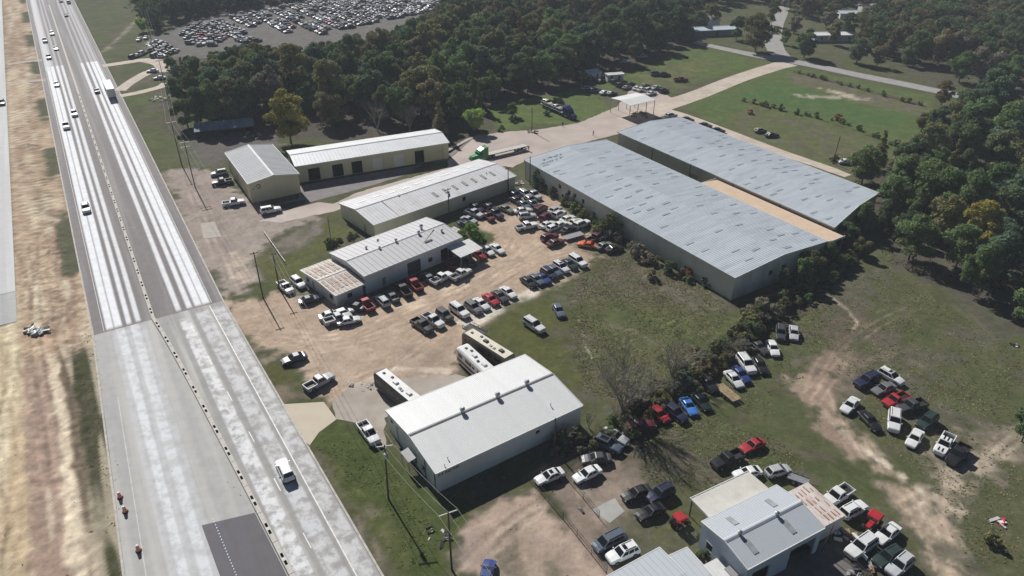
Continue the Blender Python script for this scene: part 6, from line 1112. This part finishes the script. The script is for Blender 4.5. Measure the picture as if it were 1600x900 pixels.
shrubs([(770,212),(810,190),(840,180),(905,142)], 10, 1.2, .5, 1.1, ['green', 'dark', 'olive'], 'bush at the wood edge above the lawn', 'bushes by the lawn', 9, 0)
for px, py, s, cl, lab in ((1082,428,2.0,'rust','rust-brown bush against the near warehouse wall'), (950,365,2.2,'green','tall green bush against the near warehouse wall'), (845,290,2.0,'green','green bush at the far corner of the near warehouse'), (735,382,2.0,'bright','rounded yellow-green bush behind the workshop carport'), (745,374,1.3,'bright','smaller light bush behind the workshop carport'), (1018,437,.9,'brown','brown brush heap on the brushy field'), (1548,848,.9,'olive','olive-brown weed clump on the right field'), (792,652,.1,'dark','tuft by the repair building wall'), (876,690,1.2,'olive','olive bush at the east corner of the repair building'), (1172,178,.8,'rust','rusty bush on the field fence line'), (1308,188,1.0,'rust','brown bush in the middle of the field fence line'), (1302,252,.9,'olive','bush round the foot of the field pole')):
    if s > .2: p = G(px, py); tree('shrub', lab, p[0], p[1], SV[int(px) % 4], s, cl, None, 'shrub')
# ------------------------------------------------------------------ utility poles and wires
def pole(px, py, h, label, arms=((.0, 2.4),), yaw=-58+90, transformer=False, r=.15, pale=False, lean=0.0):
    t = thing('utility_pole', label, 'pole', (*G(px, py), 0), R(yaw)); mb = MB(); mb.tube([(0, 0, -.3), (lean*.5, 0, h*.5), (lean, 0, h)], [r, r*.85, r*.65], 8); obj('shaft', mb, M['wood'], t); tops = []
    for dz, w in arms:
        z = h-.35-dz; mb = MB(); mb.box(lean-w/2, lean+w/2, .08, .2, z-.07, z+.07); arm = obj('crossarm', mb, M['offwhite'] if pale else M['wood'], t)
        for k in (-.47, 0, .47): mb = MB(); mb.tube([(lean+w*k, .14, z+.07), (lean+w*k, .14, z+.16), (lean+w*k, .14, z+.26)], [.05, .07, .035], 6); obj('insulator', mb, M['grey'], arm); tops.append(t.matrix_basis @ Vector((lean+w*k, .14, z+.27)))
    if transformer: mb = MB(); mb.tube([(lean+.02, -.4, h-2.1), (lean+.02, -.4, h-1.2)], .27, 10); obj('transformer', mb, M['grey'], t)
    t['_tops'] = 0; del t['_tops']; return tops
bpy.context.view_layer.update()
pA = pole(607, 780, 10.3, 'wooden utility pole with pale crossarm beside the repair building door', ((0, 2.4),), 10, True, pale=True, lean=.35); pB = pole(706, 890, 10.6, 'tall utility pole with white crossarm at the front dirt lot', ((0, 2.6),), 25, pale=True); pC = pole(411, 465, 10.6, 'utility pole left of the annex, the nearer to the highway of a pair', ((0, 1.6),), 30); pD = pole(437, 452, 8.6, 'utility pole right of its twin beside the annex', ((0, 1.4),), 30); pE = pole(305, 293, 13, 'tall utility pole in the gravel lot by the tan office', ((0, 2.6), (1.2, 2.6)), 32, pale=True); pF = pole(284, 258, 13, 'leaning power pole with white crossarm above the gravel lot', ((0, 2.6),), 32, pale=True)
pG = pole(702, 338, 7.5, 'utility pole with transformer against the long cream building', ((0, 1.8), (.8, 1.2)), 41, True); pole(828, 288, 8, 'pole with lamp at the far corner of the near warehouse', (), 41); pole(794, 300, 7, 'pole at the far end of the long cream building', ((0, 1.6),), 41); pole(831, 206, 8.2, 'thin pole by the gravel lot near the blue semi', (), 0); pole(1301, 256, 8.5, 'lone wooden pole in the green field', (), 0, lean=.3); pole(866, 704, 6.5, 'pole at the corner of the repair building shadow', (), 0); pole(519, 388, 8, 'thin pole between the workshop and cream building', (), 0, r=.1); pole(1284, 862, 5.2, 'leaning dark post beside the rusty lean-to', (), 0, r=.08, lean=.4); pH = pole(262, 150, 13, 'distant power pole at the edge of the woods', ((0, 2.4),), 32); pI = pole(236, 60, 13, 'farthest power pole beside the roadside lot', ((0, 2.4),), 32)
m_wire = mat('aluminium_wire', (.5, .5, .48), .5, .3)
def wire(label, A, B, sag=.8, r=.02):
    for a, b in zip(A, B):
        mb = MB(); pts = [a.lerp(b, i/14)-Vector((0, 0, 4*sag*(i/14)*(1-i/14))) for i in range(15)]; o = MB(); o.tube([p-a for p in pts], r, 4); w = obj('power_line', o, m_wire, None, a); tag(w, label, 'wire', label)
off = lambda v, L_: [p+Vector(v) for p in L_]
wire('wire between the repair building pole and the front lot pole', pA, pB, .5); wire('wire running from the front lot pole off the bottom edge', pB, off((22, -34, 0), pB), .8)
wire('long wire from the repair building pole to the annex pole', pA, pD, 1.6); wire('wire from the annex pole to the tall gravel lot pole', pC, pE[:3], 1.2); wire('wire from the gravel lot pole to the leaning pole', pE[:3], pF, .4); wire('wire from the leaning pole to the pole at the woods', pF, pH, 1.2); wire('wire between the two distant poles by the woods', pH, pI, 1.2)
# ------------------------------------------------------------------ fences, barrels, debris, people
def fence(label, pts, h=1.5, gap=2.8):
    P = [Vector(G(*p)) for p in pts]; t = thing('chain_link_fence', label, 'fence', (*P[0], 0)); O = P[0]; pm = MB(); pm.tube([(0, 0, -.1), (0, 0, h)], .035, 5); pme = pm.mesh('post', M['dark'])
    for a, b in zip(P[:-1], P[1:]):
        d = b-a; n = max(1, int(d.length/gap)); 
        for i in range(n+1): q = a.lerp(b, i/n)-O; link('post', pme, t, (q.x, q.y, 0))
        for z in (h-.02, h*.5, .1): mb = MB(); mb.tube([(*(a-O), z), (*(b-O), z)], .022, 4); obj('rail', mb, M['dark'], t)
        mb = MB(); k = int(d.length/.28)
        for i in range(k):
            u0 = a.lerp(b, i/k)-O; u1 = a.lerp(b, min(1, i/k+h/d.length))-O
            mb.tube([(*u0, .05), (*u1, h)], .007, 3, caps=False); mb.tube([(*u1, .05), (*u0, h)], .007, 3, caps=False)
        obj('mesh_panel', mb, M['dark'], t)
    return t
fence('chain-link fence running down between the bare dirt lot and parked cars', [(836,760),(880,812),(948,897)]); fence('short chain-link fence beside the white sedan in the fenced lot', [(884,748),(912,780),(936,810)]); fence('chain-link fence behind the repair building corner', [(826,750),(862,732),(905,712)]); fence('low chain-link fence by the workshop apron', [(1292,856),(1330,880),(1352,903)], 1.2)
fence('field fence along the asphalt road', [(1240,113),(1330,136),(1440,166)], 1.1, 5)
bm_ = thing('pipe_gate', 'low white pipe barrier along the drive beside the annex lawn', 'gate', (*G(413,365), 0)); p0 = Vector(G(413,365)); p1 = Vector(G(446,412))
for z in (.35, .6): mb = MB(); mb.tube([(0, 0, z), (*(p1-p0), z)], .07, 6); obj('rail', mb, M['white'], bm_)
for i in range(6): q = (p1-p0)*i/5; mb = MB(); mb.tube([(*q, 0), (*q, .75)], .08, 6); obj('post', mb, M['white'], bm_)
def barrel(px, py, label):
    t = thing('traffic_barrel', label, 'barrel', (*G(px, py), .02)); 
    mb = MB(); mb.tube([(0,0,.0),(0,0,.08)], .42, 12); obj('base', mb, M['tyre'], t)
    mb = MB(); mb.tube([(0,0,.08),(0,0,.3),(0,0,.31),(0,0,.6),(0,0,.61),(0,0,1.0)], [.31, .3, .27, .26, .23, .21], 14); obj('drum', mb, M['orange'], t)
    for z, r in ((.4, .272), (.7, .232)): mb = MB(); mb.tube([(0,0,z),(0,0,z+.12)], r, 14); obj('reflective_band', mb, M['white'], t)
    mb = MB(); mb.tube([(0,0,1.0),(0,0,1.08),(0,0,1.12)], [.18, .18, .08], 10); obj('lid', mb, M['white'], t)
barrel(188, 778, 'orange traffic barrel farthest along the concrete edge'); barrel(196, 800, 'orange traffic barrel just below the farthest one'); barrel(217, 861, 'orange traffic barrel nearest the bottom edge')
rp = random.Random(31)
def debris(name, label, px, py, n, spread, mats, size, cat='debris'):
    t = thing(name, label, cat, (*G(px, py), 0))
    for i in range(n):
        mb = MB(); l, w, h = rp.uniform(.4, 1)*size, rp.uniform(.15, .5)*size, rp.uniform(.06, .25)*size; tilt = rp.uniform(-.3, .3); mb.hexa([(-l, -w, 0), (l, -w, tilt*.0), (l, w, 0), (-l, w*.8, 0), (-l*.9, -w, h), (l, -w*.8, h+tilt*.4), (l*.85, w, h), (-l, w*.7, h)])
        o = obj('chunk', mb, rp.choice(mats), t, (rp.gauss(0, spread), rp.gauss(0, spread*.7), rp.uniform(-.05, .5 if n > 8 else .1)), rp.uniform(0, 6.28)); o.rotation_euler[0] = rp.uniform(-.5, .5)
m_rub = mat('broken_concrete', lin((200, 196, 188)), .9, var=.2, scale=2)
debris('rubble_pile', 'heap of broken concrete and dark scrap on the dirt beside the highway', 57, 518, 30, .85, [m_rub, M['white'], M['white'], M['dark'], M['black']], 1.3)
debris('scrap_pile', 'small scrap heap by the blue workshop canopy', 1180, 811, 10, .5, [M['red'], M['white'], M['rust'], M['dark']], .45); debris('scrap_pile', 'heap of scrap parts below the rusty lean-to', 1325, 842, 16, 1.0, [M['rust'], M['grey'], M['dark'], M['lumber'], M['white']], .6); debris('junk_heap', 'junk and parts heap at the bottom right corner by the fence', 1345, 892, 14, 1.0, [M['rust'], M['grey'], M['dark'], M['black']], .6); debris('scrap_heap', 'white overturned scrap appliance on the right field', 1560, 815, 5, .5, [M['white'], M['red'], M['dark']], .9); debris('rubble_pile', 'pale concrete chunks in the grass near the front lot pole', 690, 835, 9, 1.3, [m_rub, M['dark']], .6); debris('scrap_heap', 'scrap stacked by the cream building end', 808, 288, 9, .9, [M['white'], M['rust'], M['grey']], .8); debris('rubble_pile', 'pale rubble beside the leaning power pole', 245, 155, 14, 2.2, [m_rub, M['grey']], .9); debris('scrap_heap', 'scattered scrap in front of the dark pole shed', 400, 213, 14, 2.6, [M['grey'], M['white'], M['rust'], M['dark']], .9); debris('junk_heap', 'junk scattered at the wood edge right of the field', 1583, 540, 6, .6, [M['white'], M['black'], m_rub], .6); debris('scrap_heap', 'dark scrap beside the thin pole near the blue semi', 834, 206, 10, 1.0, [M['dark'], M['black'], M['rust']], .8); debris('rubble_pile', 'stones lining the drive by the black motorhome', 560, 600, 16, 1.4, [m_rub], .35); debris('scrap_heap', 'maroon wreckage beside the near warehouse wall', 872, 302, 10, 1.0, [M['rust'], mat('maroon_wreck', (.11, .04, .04), .6), M['dark']], 1.4); debris('scrap_heap', 'dark lumber pile on the concrete yard by the gate canopy', 998, 180, 12, 2.2, [M['rust'], M['dark'], M['lumber']], 1.2)
debris('brush_pile', 'dark stump and junk in the fenced lot', 908, 798, 4, .25, [M['black'], M['dark']], .5)
# weed tufts standing in the rough grass, far too many to count
def tufts(polys, n, size, hgt, col, label, seed):
    r = np.random.default_rng(seed); out = []
    for poly, f in polys:
        P = [G(*p) for p in poly]; x0, x1 = min(p[0] for p in P), max(p[0] for p in P); y0, y1 = min(p[1] for p in P), max(p[1] for p in P); m = int(n*f*2.2)
        X = r.uniform(x0, x1, m); Y = r.uniform(y0, y1, m); k = (np.minimum(poly_sd(X, Y, P)/7, .22)+vnoise(X/4.5, Y/4.5, seed, 3)+r.uniform(-.2, .2, m) > .72); out.append(np.stack([X[k], Y[k]], 1))
    A = np.concatenate(out); A = np.repeat(A, 3, 0)+r.normal(size=(len(A)*3, 2))*.09; m = len(A); a = r.uniform(0, 6.28, m); s = size*r.uniform(.5, 1.4, m); h = hgt*r.uniform(.4, 1.5, m); lx, ly = r.normal(size=m)*.12, r.normal(size=m)*.12
    b = np.stack([A[:, 0], A[:, 1], np.full(m, -.03)], 1); dv = np.stack([np.cos(a)*s, np.sin(a)*s, np.zeros(m)], 1); tp = b+np.stack([lx, ly, h], 1)
    o = link('weed_tufts', leaf_mesh('weed_tufts', np.stack([b-dv, b+dv, tp+dv*.7, tp-dv*.7], 1).reshape(-1, 3), M['leaf'])); o.color = (*col, 1); o['kind'] = 'stuff'; o['label'] = label; o['category'] = 'weeds'
rough_f = [(930,405),(985,398),(1140,470),(1150,500),(1050,590),(960,630),(905,600),(890,520),(885,450)]; right_f = [(1290,430),(1390,420),(1600,545),(1600,890),(1530,890),(1420,720),(1290,560),(1180,660),(1110,640)]; low_f = [(1000,680),(1130,640),(1270,720),(1240,760),(1170,740),(1090,780),(1000,750)]
verge_f = [(128,520),(150,520),(190,890),(150,890)]; lawn_f = [(490,705),(560,670),(690,780),(740,805),(700,890),(620,890)]
tufts([(rough_f, .4), (right_f, .45), (low_f, .1), (verge_f, .1), (lawn_f, .06)], 15000, .13, .07, (.2, .225, .095), 'green weed tufts standing in the rough grass', 5)
tufts([(rough_f, .5), (right_f, .35), (low_f, .1), (verge_f, .06)], 14000, .13, .07, (.34, .285, .18), 'dry tan weed tufts standing in the rough grass', 6)
# bits of litter and stones scattered on the open ground, far too many to count
mb = MB()
for _ in range(420):
    px, py = rp.uniform(0, 1600), rp.uniform(200, 899); x, y = G(px, py); s = rp.uniform(.04, .11); mb.hexa([(x-s, y-s*.7, -.03), (x+s, y-s*.7, -.03), (x+s, y+s*.7, -.03), (x-s*.8, y+s*.7, -.03), (x-s*.6, y-s*.4, s*.7), (x+s*.6, y-s*.5, s*.6), (x+s*.5, y+s*.4, s*.7), (x-s*.5, y+s*.4, s*.6)])
o = obj('loose_stones', mb, mat('dull_stone', lin((150, 142, 130)), .9, var=.2)); o['kind'] = 'stuff'; o['label'] = 'loose stones and litter scattered over the ground'; o['category'] = 'stones'
def person(px, py, yaw, label, shirt, pants):
    """one continuous skinned figure mid-step"""
    vs = [(0,0,.95),(0,0,1.2),(0,0,1.42),(0,0,1.52),(.02,0,1.62),(.03,0,1.74), (0,.1,.88),(.06,.11,.5),(-.06,.11,.08),(.08,.12,.04), (0,-.1,.88),(.1,-.11,.5),(.16,-.11,.08),(.3,-.12,.04), (0,.2,1.4),(-.04,.25,1.14),(.06,.25,.9),(.09,.24,.8), (0,-.2,1.4),(.06,-.25,1.14),(.2,-.24,.94),(.26,-.23,.86)]
    es = [(0,1),(1,2),(2,3),(3,4),(4,5),(0,6),(6,7),(7,8),(8,9),(0,10),(10,11),(11,12),(12,13),(2,14),(14,15),(15,16),(16,17),(2,18),(18,19),(19,20),(20,21)]
    rs = [.15,.15,.14,.055,.1,.085,.085,.065,.045,.04,.085,.065,.045,.04,.06,.045,.035,.03,.06,.045,.035,.03]
    me = bpy.data.meshes.new('person'); me.from_pydata(vs, es, []); o = link('person', me, None, (*G(px, py), .01), R(yaw)); tag(o, label, 'person')
    md = o.modifiers.new('skin', 'SKIN'); md.use_smooth_shade = True
    for i, v in enumerate(me.skin_vertices[0].data): v.radius = (rs[i], rs[i]); v.use_root = (i == 0)
    o.modifiers.new('sub', 'SUBSURF').levels = 1; o.modifiers['sub'].render_levels = 1
    m = bpy.data.materials.new('clothes'); m.use_nodes = True; N = m.node_tree.nodes; L = m.node_tree.links; tc = N.new('ShaderNodeTexCoord'); sx = N.new('ShaderNodeSeparateXYZ'); cr = N.new('ShaderNodeValToRGB'); mr = N.new('ShaderNodeMath'); mr.operation = 'DIVIDE'; mr.inputs[1].default_value = 1.85
    L.new(tc.outputs['Object'], sx.inputs[0]); L.new(sx.outputs[2], mr.inputs[0]); L.new(mr.outputs[0], cr.inputs[0]); cr.color_ramp.interpolation = 'CONSTANT'; e = cr.color_ramp.elements; e[0].color = (.02, .02, .02, 1); e[1].position = .06; e[1].color = (*pants, 1)
    for p_, c_ in ((.52, shirt), (.815, (.4, .24, .17)), (.9, (.05, .035, .025))): k = e.new(p_); k.color = (*c_, 1)
    L.new(cr.outputs[0], N['Principled BSDF'].inputs['Base Color']); me.materials.append(m)
person(879, 198, 40, 'person in dark clothing walking on the concrete near the blue semi', (.03, .03, .04), (.03, .035, .06)); person(927, 212, 200, 'person in dark clothing standing by the warehouse corner', (.05, .03, .03), (.03, .03, .04)); person(826, 236, 90, 'person in blue jeans standing behind the flatbed trailer', (.06, .06, .07), (.04, .06, .12))

# ------------------------------------------------------------------ thin autumn haze
hz = MB(); hz.box(-420, 420, -30, 620, -4, 84); hm = bpy.data.materials.new('haze'); hm.use_nodes = True; N = hm.node_tree.nodes; N.remove(N['Principled BSDF']); pv = N.new('ShaderNodeVolumePrincipled'); pv.inputs['Color'].default_value = (.8, .87, .95, 1); pv.inputs['Density'].default_value = .00028; hm.node_tree.links.new(pv.outputs[0], N['Material Output'].inputs['Volume'])
o = obj('haze', hz, hm); o['kind'] = 'stuff'

# labels: trees and bushes that read alike are told apart by their order from left to right
same = {}
for o in COL.objects:
    if o.parent is None and 'label' in o and 'category' in o: same.setdefault(o['label'], []).append(o)
ORD = NTH+['thirteenth', 'fourteenth', 'fifteenth', 'sixteenth', 'seventeenth', 'eighteenth', 'nineteenth', 'twentieth']
for lab, L_ in same.items():
    if 1 < len(L_) <= 20 and len(lab.split()) <= 13:
        for n, o in enumerate(sorted(L_, key=lambda q: proj(q.location.x, q.location.y, 0)[0])): o['label'] = '%s, %s from left' % (lab, ORD[n])
